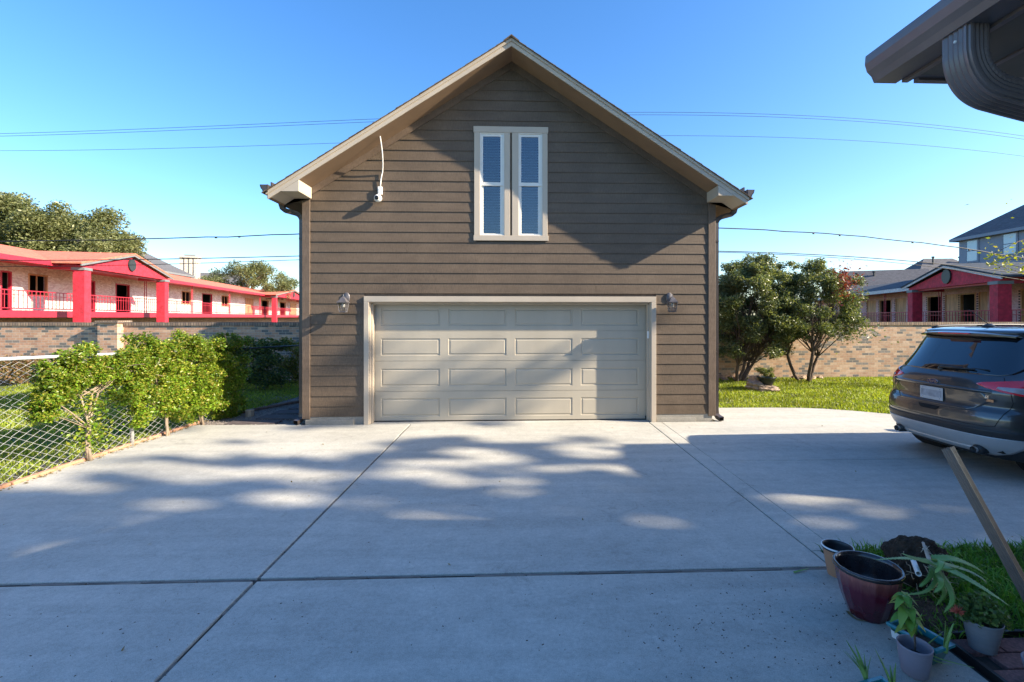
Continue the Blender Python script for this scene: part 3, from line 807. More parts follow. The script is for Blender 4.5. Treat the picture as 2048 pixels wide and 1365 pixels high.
# stop mouldings
for st, dp in ((.05, .06), (.033, .11)):
    mb.box((DX0+.012, WY+dp, 0), (DX0+.012+st*.5, yd0+.001, DZ1-.014)); mb.box((DX1-.012-st*.5, WY+dp, 0), (DX1-.012, yd0+.001, DZ1-.014))
    mb.box((DX0+.012, WY+dp, DZ1-.014-st*.5), (DX1-.012, yd0+.002, DZ1-.0125))
o = mb.build('door_jamb', M['trim'], gar); bevel(o, .003, 1)
# sectional door
door = None
Yd = WY+REC
dz = [0.012, .545, 1.065, 1.59, 2.12]
Xa, Xb = DX0+.02, DX1-.02
pxs = [(762, 880), (897, 1013), (1030, 1145), (1162, 1277)]
pan = [(PY(a, 700, Yd).x, PY(b, 700, Yd).x) for a, b in pxs]
pzy = [(796, 832), (737, 772), (677, 711), (618, 652)]
pzs = [(PY(1020, b, Yd).z, PY(1020, a, Yd).z) for a, b in pzy]
dz = [.012] + [(pzs[i][1]+pzs[i+1][0])/2+.02 for i in range(3)] + [2.14]
door_parts = []
for si in range(4):
    z0, z1 = dz[si]+.003, dz[si+1]-.003
    mb = GM()
    xs = sorted([Xa, Xb] + [q for p in pan for q in (p[0], p[1])]); pz0, pz1 = pzs[si]
    pz0 = max(pz0, z0+.05); pz1 = min(pz1, z1-.05)
    zs = [z0, pz0, pz1, z1]
    for i in range(len(xs)-1):
        for j in range(3):
            if j == 1 and i % 2 == 1:
                # raised panel with nested mitred rings
                rings = [(0, 0), (.010, .015), (.020, .015), (.040, .003), (.043, .003)]
                prev = None
                for d_, y_ in rings:
                    cur = [mb.vert(p) for p in ((xs[i]+d_, Yd+y_, pz0+d_), (xs[i+1]-d_, Yd+y_, pz0+d_), (xs[i+1]-d_, Yd+y_, pz1-d_), (xs[i]+d_, Yd+y_, pz1-d_))]
                    if prev:
                        for q in range(4): mb.face((prev[q], prev[(q+1) % 4], cur[(q+1) % 4], cur[q]))
                    prev = cur
                mb.face(prev)
            else:
                mb.poly([(xs[i], Yd, zs[j]), (xs[i+1], Yd, zs[j]), (xs[i+1], Yd, zs[j+1]), (xs[i], Yd, zs[j+1])])
    mb.poly([(Xa, Yd, z1), (Xb, Yd, z1), (Xb, Yd+.04, z1+.0), (Xa, Yd+.04, z1)]); mb.poly([(Xa, Yd, z0), (Xa, Yd+.04, z0), (Xb, Yd+.04, z0), (Xb, Yd, z0)])
    bm_keep = mb.build('door_section', M['door'], gar)
mb = GM(); mb.box((Xa-.03, Yd+.012, .0), (Xb+.03, Yd+.04, 2.2)); mb.build('door_backing', M['door'], gar)
mb = GM(); mb.box((Xa, Yd-.004, -.004), (Xb, Yd+.03, .0145)); mb.build('door_seal', M['joint'], gar)
# track foot at right jamb
mb = GM(); mb.box((DX1-.05, Yd-.03, 0), (DX1-.02, Yd-.004, .07)); mb.build('track_foot', M['darkmetal'], gar)
# sensor on the jamb
p = PY(1292.5, 670, WY+.08)
mb = GM(); mb.box((DX1-.045, WY+.05, p.z-.065), (DX1-.0125, WY+.085, p.z+.065)); o = mb.build('keypad', M['white'], gar); bevel(o, .008, 3)

# ---- twin window
def wx(q): return PY(900+q/4.875, 370, WY).x
def wz(q): return PY(1022, 230+q/4.875, WY).z
mb = GM()
zt0, zt1, zs0, zs1 = wz(180), wz(122), wz(1230), wz(1180)
mb.box((wx(230), WY-.034, zt0), (wx(957), WY-.002, zt1))
mb.box((wx(231), WY-.034, zs0), (wx(959), WY-.002, zs1))
for a, b in ((237, 293), (530, 585), (605, 667), (901, 950)): mb.box((wx(a), WY-.030, zs1+.0005), (wx(b), WY-.002, zt0-.0005))
o = mb.build('window_casing', M['trim'], gar); bevel(o, .003, 1)
mb = GM(); mb.box((wx(585)+.001, WY-.006, zs1), (wx(605)-.001, WY+.01, zt0)); mb.build('window_mullion', M['siding'], gar)
for a, b, ga, gb in ((293, 530, 322, 492), (667, 901, 694, 862)):
    X0, X1 = wx(a)+.0005, wx(b)-.0005; G0, G1 = wx(ga), wx(gb)
    ztop, zbot = zt0-.001, zs1+.001
    g1, g2, g3_, g4 = wz(215), wz(660), wz(706), wz(1158)
    mb = GM(); yf = WY-.012
    f1 = .018
    # outer frame
    for bx in (((X0, yf-.008, zbot), (X0+f1, yf+.06, ztop)), ((X1-f1, yf-.008, zbot), (X1, yf+.06, ztop)), ((X0+f1, yf-.008, ztop-f1), (X1-f1, yf+.06, ztop)), ((X0+f1, yf-.008, zbot), (X1-f1, yf+.06, zbot+f1))): mb.box(*bx)
    wf = mb.build('window_frame', M['vinyl'], gar); bevel(wf, .002, 1)
    mb = GM()
    for bx in (((X0+f1, yf+.008, g2), (G0, yf+.03, ztop-f1)), ((G1, yf+.008, g2), (X1-f1, yf+.03, ztop-f1)), ((G0, yf+.008, g1), (G1, yf+.03, ztop-f1)), ((X0+f1, yf+.004, g3_+.02), (X1-f1, yf+.04, g2-.0005)),
               ((X0+f1, yf+.022, zbot+f1), (G0+.006, yf+.045, g3_+.0195)), ((G1-.006, yf+.022, zbot+f1), (X1-f1, yf+.045, g3_+.0195)), ((G0+.006, yf+.022, zbot+f1), (G1-.006, yf+.045, g4))): mb.box(*bx)
    sh = mb.build('sash', M['vinyl'], wf); bevel(sh, .002, 1)
    mb = GM(); mb.box((G0, yf+.018, g2), (G1, yf+.021, g1)); mb.box((G0+.006, yf+.032, g4), (G1-.006, yf+.035, g3_+.018)); mb.build('pane', M['pane'], wf)
    mb = GM(); zz = g4+.01
    while zz < g1+.02:
        y_ = yf+.085
        mb.obox(((X0+X1)/2, y_, zz), ((X1-X0)/2-.02, 0, 0), (0, .020, .013), (0, -.0005, .0008)); zz += .047
    mb.box((X0+.02, yf+.06, g1-.01), (X1-.02, yf+.11, g1+.05))
    for q in (.25, .75): mb.box((X0+(X1-X0)*q-.001, yf+.083, g4), (X0+(X1-X0)*q+.001, yf+.087, g1))
    mb.build('blind', M['blind'], wf)
    mb = GM(); mb.box((X0+.001, yf+.061, zbot), (X0+.012, yf+.5, ztop)); mb.box((X1-.012, yf+.061, zbot), (X1-.001, yf+.5, ztop)); mb.box((X0, yf+.5, zbot), (X1, yf+.52, ztop)); mb.box((X0, yf+.061, zbot-.02), (X1, yf+.5, zbot-.001)); mb.box((X0, yf+.061, ztop+.001), (X1, yf+.5, ztop+.02))
    mb.build('reveal', M['dark'], wf)

# ---- lanterns
def lantern(px, py, label, grp='coach lanterns beside the garage door'):
    b = PY(px, 596, WY)
    c = Vector((b.x, WY-.012, b.z))
    root = thing('wall_lantern', label, 'lantern', c, 0, grp)
    cy = c.y-.165
    mb = MB(c); mb.smooth = False
    mb.lathe([(.001, 0), (.05, 0), (.058, .008), (.05, .02), (.02, .03), (.001, .032)], c, 20, M=Matrix.Rotation(math.radians(90), 3, 'X') @ Matrix.Diagonal((1, 1.6, 1)))
    mb.build('backplate', M['bronze'], root)
    mb = MB(c); mb.smooth = True
    arm = [(c.x, c.y-.02, c.z+.02)]
    for t in range(9):
        a = math.pi*t/8
        arm.append((c.x, c.y-.02-.145*(t/8), c.z+.02+.045*math.sin(a)))
    arm.append((c.x, cy, c.z-.02)); mb.tube(arm, .008, 8); mb.build('arm', M['bronze'], root)
    zt = c.z-.028
    mb = MB(c)
    sq = [(.012, .045), (.018, .03), (.030, .022), (.040, .012), (.050, -.010), (.078, -.045), (.092, -.055), (.092, -.062)]
    mb.lathe([(r*1.3, z) for r, z in sq], (c.x, cy, zt), 4, M=Matrix.Rotation(math.radians(45), 3, 'Z')); mb.build('cap', M['bronze'], root)
    mb = MB(c); mb.smooth = True; mb.lathe([(.001, .085), (.006, .078), (.004, .068), (.011, .058), (.004, .05), (.010, .045)], (c.x, cy, zt), 12); mb.build('finial', M['bronze'], root)
    mb = MB(c); hs, hb = .068, .050; z1, z0 = zt-.062, zt-.215
    mb.smooth = False
    for sx, sy in ((-1,-1), (1,-1), (1,1), (-1,1)):
        mb.tube([(c.x+sx*hs, cy+sy*hs, z1), (c.x+sx*hb, cy+sy*hb, z0)], .0055, 4)
    for f_ in (.0, .33, .66, 1):
        h = hs+(hb-hs)*f_; z = z1+(z0-z1)*f_
        for sx, sy, ex, ey in ((-1,-1,1,-1), (1,-1,1,1), (1,1,-1,1), (-1,1,-1,-1)): mb.tube([(c.x+sx*h, cy+sy*h, z), (c.x+ex*h, cy+ey*h, z)], .0032 if 0 < f_ < 1 else .007, 4)
    for q in (-.33, .33):
        for sx, sy in ((0, -1), (1, 0), (0, 1), (-1, 0)):
            ox, oy = (q, sy) if sx == 0 else (sx, q)
            mb.tube([(c.x+ox*hs, cy+oy*hs, z1), (c.x+ox*hb, cy+oy*hb, z0)], .003, 4)
    mb.box((c.x-hb, cy-hb, z0-.012), (c.x+hb, cy+hb, z0-.003))
    mb.build('cage', M['bronze'], root)
    mb = MB(c)
    for sx, sy, ex, ey in ((-1,-1,1,-1), (1,-1,1,1), (1,1,-1,1), (-1,1,-1,-1)):
        mb.poly([(c.x+sx*(hs-.004), cy+sy*(hs-.004), z1), (c.x+ex*(hs-.004), cy+ey*(hs-.004), z1), (c.x+ex*(hb-.004), cy+ey*(hb-.004), z0), (c.x+sx*(hb-.004), cy+sy*(hb-.004), z0)])
    mb.build('glass', M['lampglass'], root)
    mb = MB(c); mb.smooth = True; mb.lathe([(.001, -.15), (.016, -.145), (.027, -.125), (.030, -.105), (.024, -.082), (.014, -.068), (.014, -.05)], (c.x, cy, zt+.0), 16); mb.build('bulb', M['white'], root)
lantern(694, 596, 'bronze coach lantern left of the garage door casting a long shadow')
lantern(1338, 596, 'bronze coach lantern right of the garage door')

# ---- security camera with conduit
p = PY(756, 397, WY-.1); jb = PY(761.5, 382, WY); tp = PY(759.5, 272, WY-.28)
root = thing('security_camera', 'white round security camera under a bent conduit on the upper left clapboards', 'security camera', (jb.x, WY-.013, jb.z))
o0 = root.location.copy()
mb = MB(o0); mb.box((jb.x-.036, WY-.06, jb.z-.075), (jb.x+.036, WY-.014, jb.z+.06)); o = mb.build('junction_box', M['white'], root); bevel(o, .006, 2)
mb = MB(o0); mb.box((jb.x-.02, WY-.065, jb.z-.05), (jb.x+.02, WY-.0602, jb.z+.02)); mb.build('box_lid', M['blind'], root)
mb = MB(o0); mb.smooth = True
q0 = Vector((tp.x, WY-.26, zb(tp.x)+.0)); q3 = Vector((jb.x+.003, WY-.035, jb.z+.055))
pts = []
for k in range(13):
    t = k/12; pts.append(q0.lerp(q3, t) + Vector((.035*math.sin(math.pi*min(1, t*1.25))*1, .0, 0)))
    pts[-1].y = WY-.26 + .225*min(1, t*1.5)**1.4
mb.tube(pts, .010, 8); mb.build('conduit', M['white'], root)
mb = MB(o0); mb.smooth = True
cc = Vector((p.x, WY-.10, p.z))
n1 = 20
for (r, zc) in ((.066, 0),):
    prof = [(r*math.sin(a), r*math.cos(a)) for a in [math.pi*i/14 for i in range(15)]]
    mb.lathe([(max(a, 1e-5), b) for a, b in prof], cc, 24)
mb.tube([cc, (jb.x-.01, WY-.04, jb.z-.07)], .02, 10)
mb.build('camera_ball', M['white'], root)
mb = MB(o0); mb.smooth = True
dv = Vector((-.1, -1, -.05)).normalized()
R = dv.to_track_quat('Z', 'Y').to_matrix()
mb.lathe([(.034, .045), (.036, .060), (.028, .068), (.001, .070)], cc, 20, M=R); mb.build('lens', M['lens'], root)

# ================================================================== MAIN HOUSE (behind right, eave and spout reach into the picture)
HO = Vector((6.5, -4, 0))
mh = thing('house', 'near house whose dark bronze eave, gutter and ribbed downspout enter at the upper right', 'house', HO)
gx = 1.67; gy = 2.13; gz = 2.945
HX = gx+.62
mb = MB(HO); mb.box((HX+.30, -14, 0), (11, gy-.35, gz+.12)); mb.build('wall', M['siding'], mh)
mb = MB(HO)
xr_, zr_ = 6.8, 5.35
pk = [(gx+.06, gy-.06, gz+.13), (xr_, gy-.06, zr_), (11.6, gy-.06, gz+.13), (11.6, gy-.06, gz+.02), (xr_, gy-.06, zr_-.14), (gx+.13, gy-.06, gz+.015)]
mb.prism([pk[0], pk[1], pk[4], pk[5]], (0, -16, 0)); mb.prism([pk[1], pk[2], pk[3], pk[4]], (0, -16, 0))
mb.build('roof', M['shingle'], mh)
mb = MB(HO); mb.prism([(HX+.301, gy-.36, gz), (11, gy-.36, gz), (xr_, gy-.36, zr_-.15)], (0, -.2, 0)); mb.build('gable', M['siding'], mh)
# soffit panels and fascia
mb = MB(HO); mb.box((gx+.135, -14, gz-.012), (HX+.6, gy-.10, gz+.006)); o = mb.build('soffit', M['darksoffit'], mh)
mb = MB(HO); mb.box((gx+.36, -14, gz-.02), (gx+.385, gy-.11, gz-.0125)); mb.build('soffit_strip', M['gutter2'], mh)
mb = MB(HO); mb.box((gx+.107, -14, gz-.012), (gx+.134, gy-.03, gz+.14)); mb.box((gx+.134, gy-.099, gz-.012), (HX+.6, gy-.075, gz+.12)); mb.build('fascia', M['gutter2'], mh)
# drip return block seen past the gutter
mb = MB(HO); mb.box((gx+.15, gy-.0745, gz-.022), (gx+.50, gy-.045, gz+.03)); mb.build('rake_return', M['gutter2'], mh)
mb = MB(HO)
prof = [(0, 0), (.105, 0), (.105, .006), (.006, .006), (-.004, .032), (-.022, .050), (-.030, .082), (-.030, .108), (-.018, .118), (-.018, .124), (-.040, .124), (-.044, .112), (-.044, .084), (-.034, .050), (-.012, .028)]
A = Vector((1, 0, 0)); B = Vector((0, 0, 1))
mb.sweep(prof, [(Vector((gx, gy, gz)), A, B), (Vector((gx, -14, gz)), A, B)])
mb.prism([(gx+a, gy-.002, gz+b) for a, b in [(.105, 0), (.105, .12), (-.040, .124), (-.044, .084), (-.034, .050), (-.012, .028), (0, 0)]], (0, .005, 0))
mb.build('gutter', M['gutter2'], mh)
# ribbed downspout elbow
mb = MB(HO); mb.smooth = False
yo = 1.74
ctr = [(gx+.055, yo, gz+.02), (gx+.055, yo, gz-.07), (gx+.057, yo, gz-.10), (gx+.067, yo, gz-.14), (gx+.086, yo, gz-.175), (gx+.115, yo, gz-.205), (gx+.155, yo, gz-.226), (gx+.20, yo, gz-.238), (gx+.30, yo, gz-.262), (gx+.60, yo, gz-.33), (gx+.78, yo, gz-.38)]
P3 = []
C0 = [Vector(p) for p in ctr]
def cat(P, n=6):
    out = []
    for i in range(len(P)-1):
        p0, p1, p2, p3 = P[max(i-1, 0)], P[i], P[i+1], P[min(i+2, len(P)-1)]
        for k in range(n):
            t = k/n
            out.append(.5*((2*p1)+(-p0+p2)*t+(2*p0-5*p1+4*p2-p3)*t*t+(-p0+3*p1-3*p2+p3)*t**3))
    out.append(P[-1]); return out
P3 = cat(C0, 4)
hw, hd = .060, .047
def prof_at(crimp):
    pr = []
    N = 12
    # bottom/outer face (towards -x then down), ribbed; sides plain; inner face crimped
    corners = [(-hw, -hd), (hw, -hd), (hw, hd), (-hw, hd)]
    for ci in range(4):
        a, b = corners[ci]; c_, d_ = corners[(ci+1) % 4]
        for q in range(N):
            t = q/N
            x, y = a+(c_-a)*t, b+(d_-b)*t
            rr = .006
            # rounded corner pull
            e = min(t, 1-t)*math.hypot(c_-a, d_-b)
            k = 1 - .16*max(0, 1-e/.014)**2
            x, y = x*k, y*k
            if ci in (0, 2) and q in (3, 5, 7, 9): y *= .90
            if ci in (1, 3) and q in (4, 6, 8): x *= .955
            if ci == 2 or ci in (1, 3): y *= 1 - (crimp*.16 if y > 0 else 0)
            pr.append((x, y))
    return pr
rings = []
for i, p in enumerate(P3):
    t = (P3[min(i+1, len(P3)-1)]-P3[max(i-1, 0)]).normalized()
    A_ = Vector((0, 1, 0)); B_ = A_.cross(t)*-1
    if B_.x < 0 and B_.z < .1 or True:
        B_ = t.cross(A_)
    # inner side of the bend is +x/+z
    if B_.dot(Vector((1, 0, .6))) < 0: B_ = -B_; A_ = -A_
    inbend = 5 < i < 30
    cr = (1 if i % 2 else 0) if inbend else 0
    rings.append([mb.vert(p + A_*a + B_*b) for a, b in prof_at(cr)])
for k in range(len(rings)-1):
    n = len(rings[k])
    for j in range(n): mb.face((rings[k][j], rings[k][(j+1) % n], rings[k+1][(j+1) % n], rings[k+1][j]))
mb.keep = False
ds = mb.build('downspout', M['gutter2'], mh)
mb = MB(HO); 
for (a, b) in ((gx+.12, .0), ): 
    for dy in (-.02,): mb.lathe([(.001, .006), (.005, .004), (.006, 0)], (gx+.055-.06, yo+dy, gz-.05), 8, M=Matrix.Rotation(math.radians(-90), 3, 'Y'))
mb.build('screw', M['white'], ds)
# ================================================================== APARTMENT ROWS BEHIND THE WALL
def apartment(name, label, origin, ang, x0, x1, zf, ze, zh, mats, ops, ports, posts=(), pitch=.32, depth=10.0, rail_h=1.1, rail_skip=()):
    """local x along the gallery, front at -y; gallery rail plane at y=0, brick wall at y=1.6"""
    root = thing(name, label, 'apartment building', origin, ang)
    WYL = 1.6
    roofm, wallm, low, fas = mats
    mb = MB(); 
    # brick wall pieces around openings
    xs = sorted(ops, key=lambda o: o[0]); cur = x0
    for a, b, za, zb_, kind in xs:
        if a > cur: mb.box((cur, WYL, zf), (a, WYL+.2, ze))
        if za > zf+.02: mb.box((a, WYL, zf), (b, WYL+.2, za))
        mb.box((a, WYL, zb_), (b, WYL+.2, ze)); cur = b
    mb.box((cur, WYL, zf), (x1, WYL+.2, ze))
    mb.box((x0, WYL+.2, zf-2), (x0+.2, depth, ze)); mb.box((x1-.2, WYL+.2, zf-2), (x1, depth, ze))
    mb.build('wall', wallm, root)
    mb = MB(); mb.box((x0, WYL, -.5), (x1, WYL+.2, zf-.35)); mb.build('lower_wall', low, root)
    mb = MB(); mb.box((x0, -.08, zf-.38), (x1, WYL-.01, zf)); mb.build('gallery_floor', M['redmetal'], root)
    mb = MB(); mb.box((x0, WYL+1.2, zf), (x1, WYL+1.25, ze)); mb.build('interior', M['dark'], root)
    for a, b, za, zb_, kind in ops:
        if kind in ('door', 'window', 'void'):
            mb = MB(); fr = M['redmetal'] if kind == 'door' else M['wood']
            wd = .09
            mb.box((a, WYL-.03, za), (a+wd, WYL+.1, zb_)); mb.box((b-wd, WYL-.03, za), (b, WYL+.1, zb_)); mb.box((a+wd, WYL-.03, zb_-wd), (b-wd, WYL+.1, zb_))
            if kind == 'window': mb.box((a, WYL-.03, za), (b, WYL+.1, za+.07)); mb.box(((a+b)/2-.03, WYL+.05, za), ((a+b)/2+.03, WYL+.1, zb_-wd)); mb.box((a+(b-a)*.25-.02, WYL+.5, za), (a+(b-a)*.25+.05, WYL+.6, zb_-wd))
            mb.build('opening_frame', fr, root)
        elif kind == 'board':
            mb = MB(); mb.box((a, WYL+.04, za), (b, WYL+.08, zb_)); mb.box((a, WYL-.01, za), (a+.07, WYL+.04, zb_)); mb.build('plywood_panel', M['wood'], root)
        if kind in ('void', 'board') and (b-a) > .5:
            # toothed brick ends where the facing was cut away
            mb = MB(); z = za
            while z < zb_-.1:
                mb.box((a-.16, WYL-.02, z), (a-.002, WYL+.02, z+.075)); z += .15
            mb.build('cut_brick_edge', M['dark'], root)
    # roof: front slope, back slope
    rz = ze + pitch*(depth/2+.7)
    mb = MB()
    for y0, y1 in ((-.45, depth/2), (depth+.5, depth/2)):
        mb.prism([(x0-.4, y0, ze+.05), (x0-.4, y1, rz), (x0-.4, y1, rz+.1), (x0-.4, y0, ze+.17)], (x1-x0+.8, 0, 0))
    rf = mb.build('roof', roofm, root)
    mb = MB(); mb.box((x0-.4, -.48, ze-.10), (x1+.4, -.452, ze+.16)); mb.build('fascia', fas, root)
    mb = MB(); mb.box((x0-.4, -.45, ze+.0), (x1+.4, WYL, ze+.03)); mb.build('gallery_ceiling', M['redmetal'], root)
    # rails
    mb = MB(); x = x0
    mb.box((x0, -.02, zf+rail_h-.05), (x1, .02, zf+rail_h)); mb.box((x0, -.015, zf+.10), (x1, .015, zf+.14)); mb.box((x0, -.012, zf+rail_h-.28), (x1, .012, zf+rail_h-.25))
    n = int((x1-x0)/.30)
    for i in range(n+1): x = x0+(x1-x0)*i/n; mb.box((x-.012, -.012, zf+.1), (x+.012, .012, zf+rail_h-.05))
    mb.build('railing', M['redmetal'], root)
    for px_ in posts:
        mb = MB()
        for q in (-.14, .14): mb.box((px_+q-.018, -.02, zf), (px_+q+.018, .02, ze))
        for k in range(9): mb.tube([(px_-.14, 0, zf+.1+k*.28), (px_+.14, 0, zf+.24+k*.28)], .012, 4)
        mb.build('lattice_post', M['redmetal'], root)
    for pc, hw_, zp, ctop in ports:
        yo = -1.45
        for q in (-1, 1):
            cx = pc+q*hw_
            mb = MB(); mb.box((cx-.30, yo-.28, -.3), (cx+.30, yo+.28, ctop)); c = mb.build('portico_column', M['red'], root)
            mb = MB(); mb.box((cx-.36, yo-.33, ctop), (cx+.36, yo+.33, ctop+.16)); mb.build('column_cap', M['greytrim'], c)
        wv = hw_+.75; zb0 = ctop+.16
        mb = MB()
        mb.prism([(pc-hw_-.33, yo-.2, zb0), (pc+hw_+.33, yo-.2, zb0), (pc+hw_+.33, yo-.2, zb0+.12), (pc, yo-.2, zp-.12), (pc-hw_-.33, yo-.2, zb0+.12)], (0, .35, 0))
        gb = mb.build('portico_gable', M['red'], root)
        mb = MB()
        for q in (-1, 1): mb.box((pc+q*hw_-.16, yo+.16, zb0-.12), (pc+q*hw_+.16, 0.1, zb0+.18))
        mb.box((pc-hw_, yo+.0, zb0-.10), (pc+hw_, yo+.14, zb0-.001))
        mb.build('portico_beam', M['redmetal'], root)
        mb = MB(); mb.lathe([(.001, .03), (.34, .03), (.36, 0), (.42, -.02), (.42, .06), (.30, .06)], (pc, yo-.24, (zb0+zp)/2+.02), 24, M=Matrix.Rotation(math.radians(90), 3, 'X'))
        for k in range(5): mb.box((pc-.28, yo-.285, (zb0+zp)/2-.22+k*.11), (pc+.28, yo-.27, (zb0+zp)/2-.18+k*.11))
        mb.build('gable_vent', M['darkmetal'], gb)
        ez = zb0+.10; sl = (zp-ez)/wv
        mb = MB()
        for q in (-1, 1):
            mb.prism([(pc, yo-.42, zp-.02), (pc+q*wv, yo-.42, ez-.04), (pc+q*wv, yo-.42, ez+.15), (pc, yo-.42, zp+.18)], (0, .06, 0))
        mb.build('portico_fascia', M['greytrim'] if fas is M['redmetal'] else M['palefascia'], root)
        mb = MB()
        ye = (zp-ze)/pitch
        for q in (-1, 1):
            mb.prism([(pc, yo-.45, zp+.10), (pc+q*wv*1.02, yo-.45, ez+.07), (pc+q*wv*1.02, yo-.45, ez+.17), (pc, yo-.45, zp+.20)], (0, ye+2.6, 0))
        mb.build('portico_roof', roofm, root)
    return root, rf

tA = Vector((-.2085, .978)); oA = Vector((-26.4, 25.0)); nA = Vector((.978, .2085))
def hit(px, O, t, off, n):
    """distance along a facade line where the photo column px meets it"""
    u = (px-CXP)/FPX; r = Vector((u*cT+sT, cT-u*sT)); P0 = O - n*off
    det = r.x*(-t.y) - (-t.x)*r.y
    lam = (P0.x*(-t.y) - (-t.x)*P0.y)/det
    Pp = r*lam; return (Pp-P0).dot(t)
def hA(px, off=1.6): return hit(px, oA, tA, off, nA)
zfA, zeA = 2.22, 4.9
opsA = []
for a, b, kind in [(-40, -12, 'window'), (0, 23, 'door'), (56, 95, 'window'), (180, 190, 'door'), (231, 259, 'door'), (363, 382, 'window'), (404, 424, 'door'), (443, 457, 'window'), (491, 507, 'board'), (523, 537, 'void'), (560, 571, 'void'), (580, 593, 'board')]:
    za, zb_ = (zfA+.02, 4.45) if kind in ('door', 'board', 'void') else (3.15, 4.45)
    opsA.append((hA(a), hA(b), za, zb_, kind))
pcs = []
c1, c2 = hit(164, oA, tA, -1.45, nA), hit(325, oA, tA, -1.45, nA)
c3, c4 = hit(549, oA, tA, -1.45, nA), hit(612, oA, tA, -1.45, nA)
pcs = [((c1+c2)/2, (c2-c1)/2, 6.05, 4.62), ((c3+c4)/2, (c4-c3)/2, 6.05, 4.62)]
apartment('apartment_building', 'long red roofed apartment row with whitewashed brick and stucco porticos behind the left wall', (oA.x, oA.y, 0), math.atan2(tA.y, tA.x), -12, hA(640),
          zfA, zeA, 4.45, (M['redroof'], M['whitebrick'], M['brownbrick'], M['redmetal']), opsA, pcs, posts=[hA(291, 0), hA(384, 0), hA(459, 0), hA(520, 0)], pitch=.27, depth=9)
# B
tB0 = Vector((-.31, -.951)).normalized(); nB = Vector((tB0.y, -tB0.x))   # front normal (towards the camera side)
oB = Vector((34.0, 47.0))
def hB(px, off=1.6): return hit(px, oB, tB0, off, nB)
# rail plane 1.45 m behind the portico columns
Pc1, Pc2 = DP(1830, 600, 31), DP(2001, 600, 23.3)
mid = (Vector((Pc1.x, Pc1.y)) + Vector((Pc2.x, Pc2.y)))/2
tB0 = (Vector((Pc2.x, Pc2.y)) - Vector((Pc1.x, Pc1.y))).normalized(); nB = Vector((tB0.y, -tB0.x))
oB = Vector((Pc1.x, Pc1.y)) - nB*1.45 - tB0*25
zfB, zeB = 1.15, 3.85
opsB = []
for a, b, kind in [(1655, 1668, 'void'), (1679, 1691, 'void'), (1734, 1752, 'board'), (1759, 1783, 'void'), (1791, 1812, 'board'), (1855, 1884, 'void'), (1890, 1919, 'board'), (1920, 1952, 'void'), (1957, 1975, 'board'), (2042, 2075, 'void'), (2095, 2140, 'board')]:
    opsB.append((hB(a), hB(b), zfB+.02, 3.42, kind))
d1, d2 = hit(1830, oB, tB0, -1.45, nB), hit(2001, oB, tB0, -1.45, nB)
apartment('apartment_building', 'red porticoed apartment row with pink brick and blue grey roof behind the right wall', (oB.x, oB.y, 0), math.atan2(tB0.y, tB0.x), hB(1630), hB(2350),
          zfB, zeB, 3.4, (M['bluegrey_roof'], M['pinkbrick'], M['brownbrick'], M['palefascia']), opsB, [((d1+d2)/2, (d2-d1)/2, 4.75, 3.48)], posts=[hB(1770, 0), hB(1880, 0)], pitch=.25, depth=9)

# ------------------------------------------------------------------ other houses
def gable_house(name, label, c, rz, L, Wd, zE, zR, wallm, roofm, trimm, hip=0.0, vents=(), windows=()):
    root = thing(name, label, 'house', c, rz)
    mb = MB(); mb.box((-L/2, -Wd/2, 0), (L/2, Wd/2, zE)); 
    if not hip:
        for s_ in (-1, 1): mb.prism([(s_*L/2, -Wd/2, zE), (s_*L/2, Wd/2, zE), (s_*L/2, 0, zR-.1)], (-s_*.2, 0, 0))
    mb.build('wall', wallm, root)
    mb = MB(); e = .45; ez = zE-.05
    R0, R1 = (-L/2-e+hip, 0, zR), (L/2+e-hip, 0, zR)
    c0, c1_, c2_, c3_ = (-L/2-e, -Wd/2-e, ez), (L/2+e, -Wd/2-e, ez), (L/2+e, Wd/2+e, ez), (-L/2-e, Wd/2+e, ez)
    up = Vector((0, 0, .12))
    for q in ((c0, c1_, R1, R0), (c2_, c3_, R0, R1)): mb.prism(q, up)
    if hip:
        for q in ((c1_, c2_, R1), (c3_, c0, R0)): mb.prism(q, up)
    rf = mb.build('roof', roofm, root)
    mb = MB()
    mb.box((-L/2-e-.02, -Wd/2-e-.03, ez-.12), (L/2+e+.02, -Wd/2-e, ez+.13)); mb.box((-L/2-e-.02, Wd/2+e, ez-.12), (L/2+e+.02, Wd/2+e+.03, ez+.13))
    if hip: mb.box((-L/2-e-.03, -Wd/2-e, ez-.12), (-L/2-e, Wd/2+e, ez+.13)); mb.box((L/2+e, -Wd/2-e, ez-.12), (L/2+e+.03, Wd/2+e, ez+.13))
    mb.build('fascia', trimm, root)
    for vx, vy, vh in vents:
        zb_ = zE + (zR-zE)*(1-abs(vy)/(Wd/2))
        mb = MB(); mb.tube([(vx, vy, zb_-.1), (vx, vy, zb_+vh)], .12, 8); mb.tube([(vx, vy, zb_+vh), (vx, vy, zb_+vh+.18)], .2, 8); mb.build('vent_pipe', M['darkmetal'], rf)
    for x0_, x1_, z0_, z1_ in windows:
        y = -Wd/2
        mb = MB()
        for bx in (((x0_-.15, y-.06, z0_-.15), (x0_, y-.002, z1_+.15)), ((x1_, y-.06, z0_-.15), (x1_+.15, y-.002, z1_+.15)), ((x0_, y-.06, z1_), (x1_, y-.002, z1_+.15)), ((x0_, y-.06, z0_-.15), (x1_, y-.002, z0_)), ((x0_, y-.05, (z0_+z1_)/2-.03), (x1_, y-.003, (z0_+z1_)/2+.04))): mb.box(*bx)
        wf = mb.build('window', trimm, root)
        mb = MB(); mb.box((x0_, y-.03, z0_), (x1_, y-.02, z1_)); mb.build('pane', M['farpane'], wf)
    return root
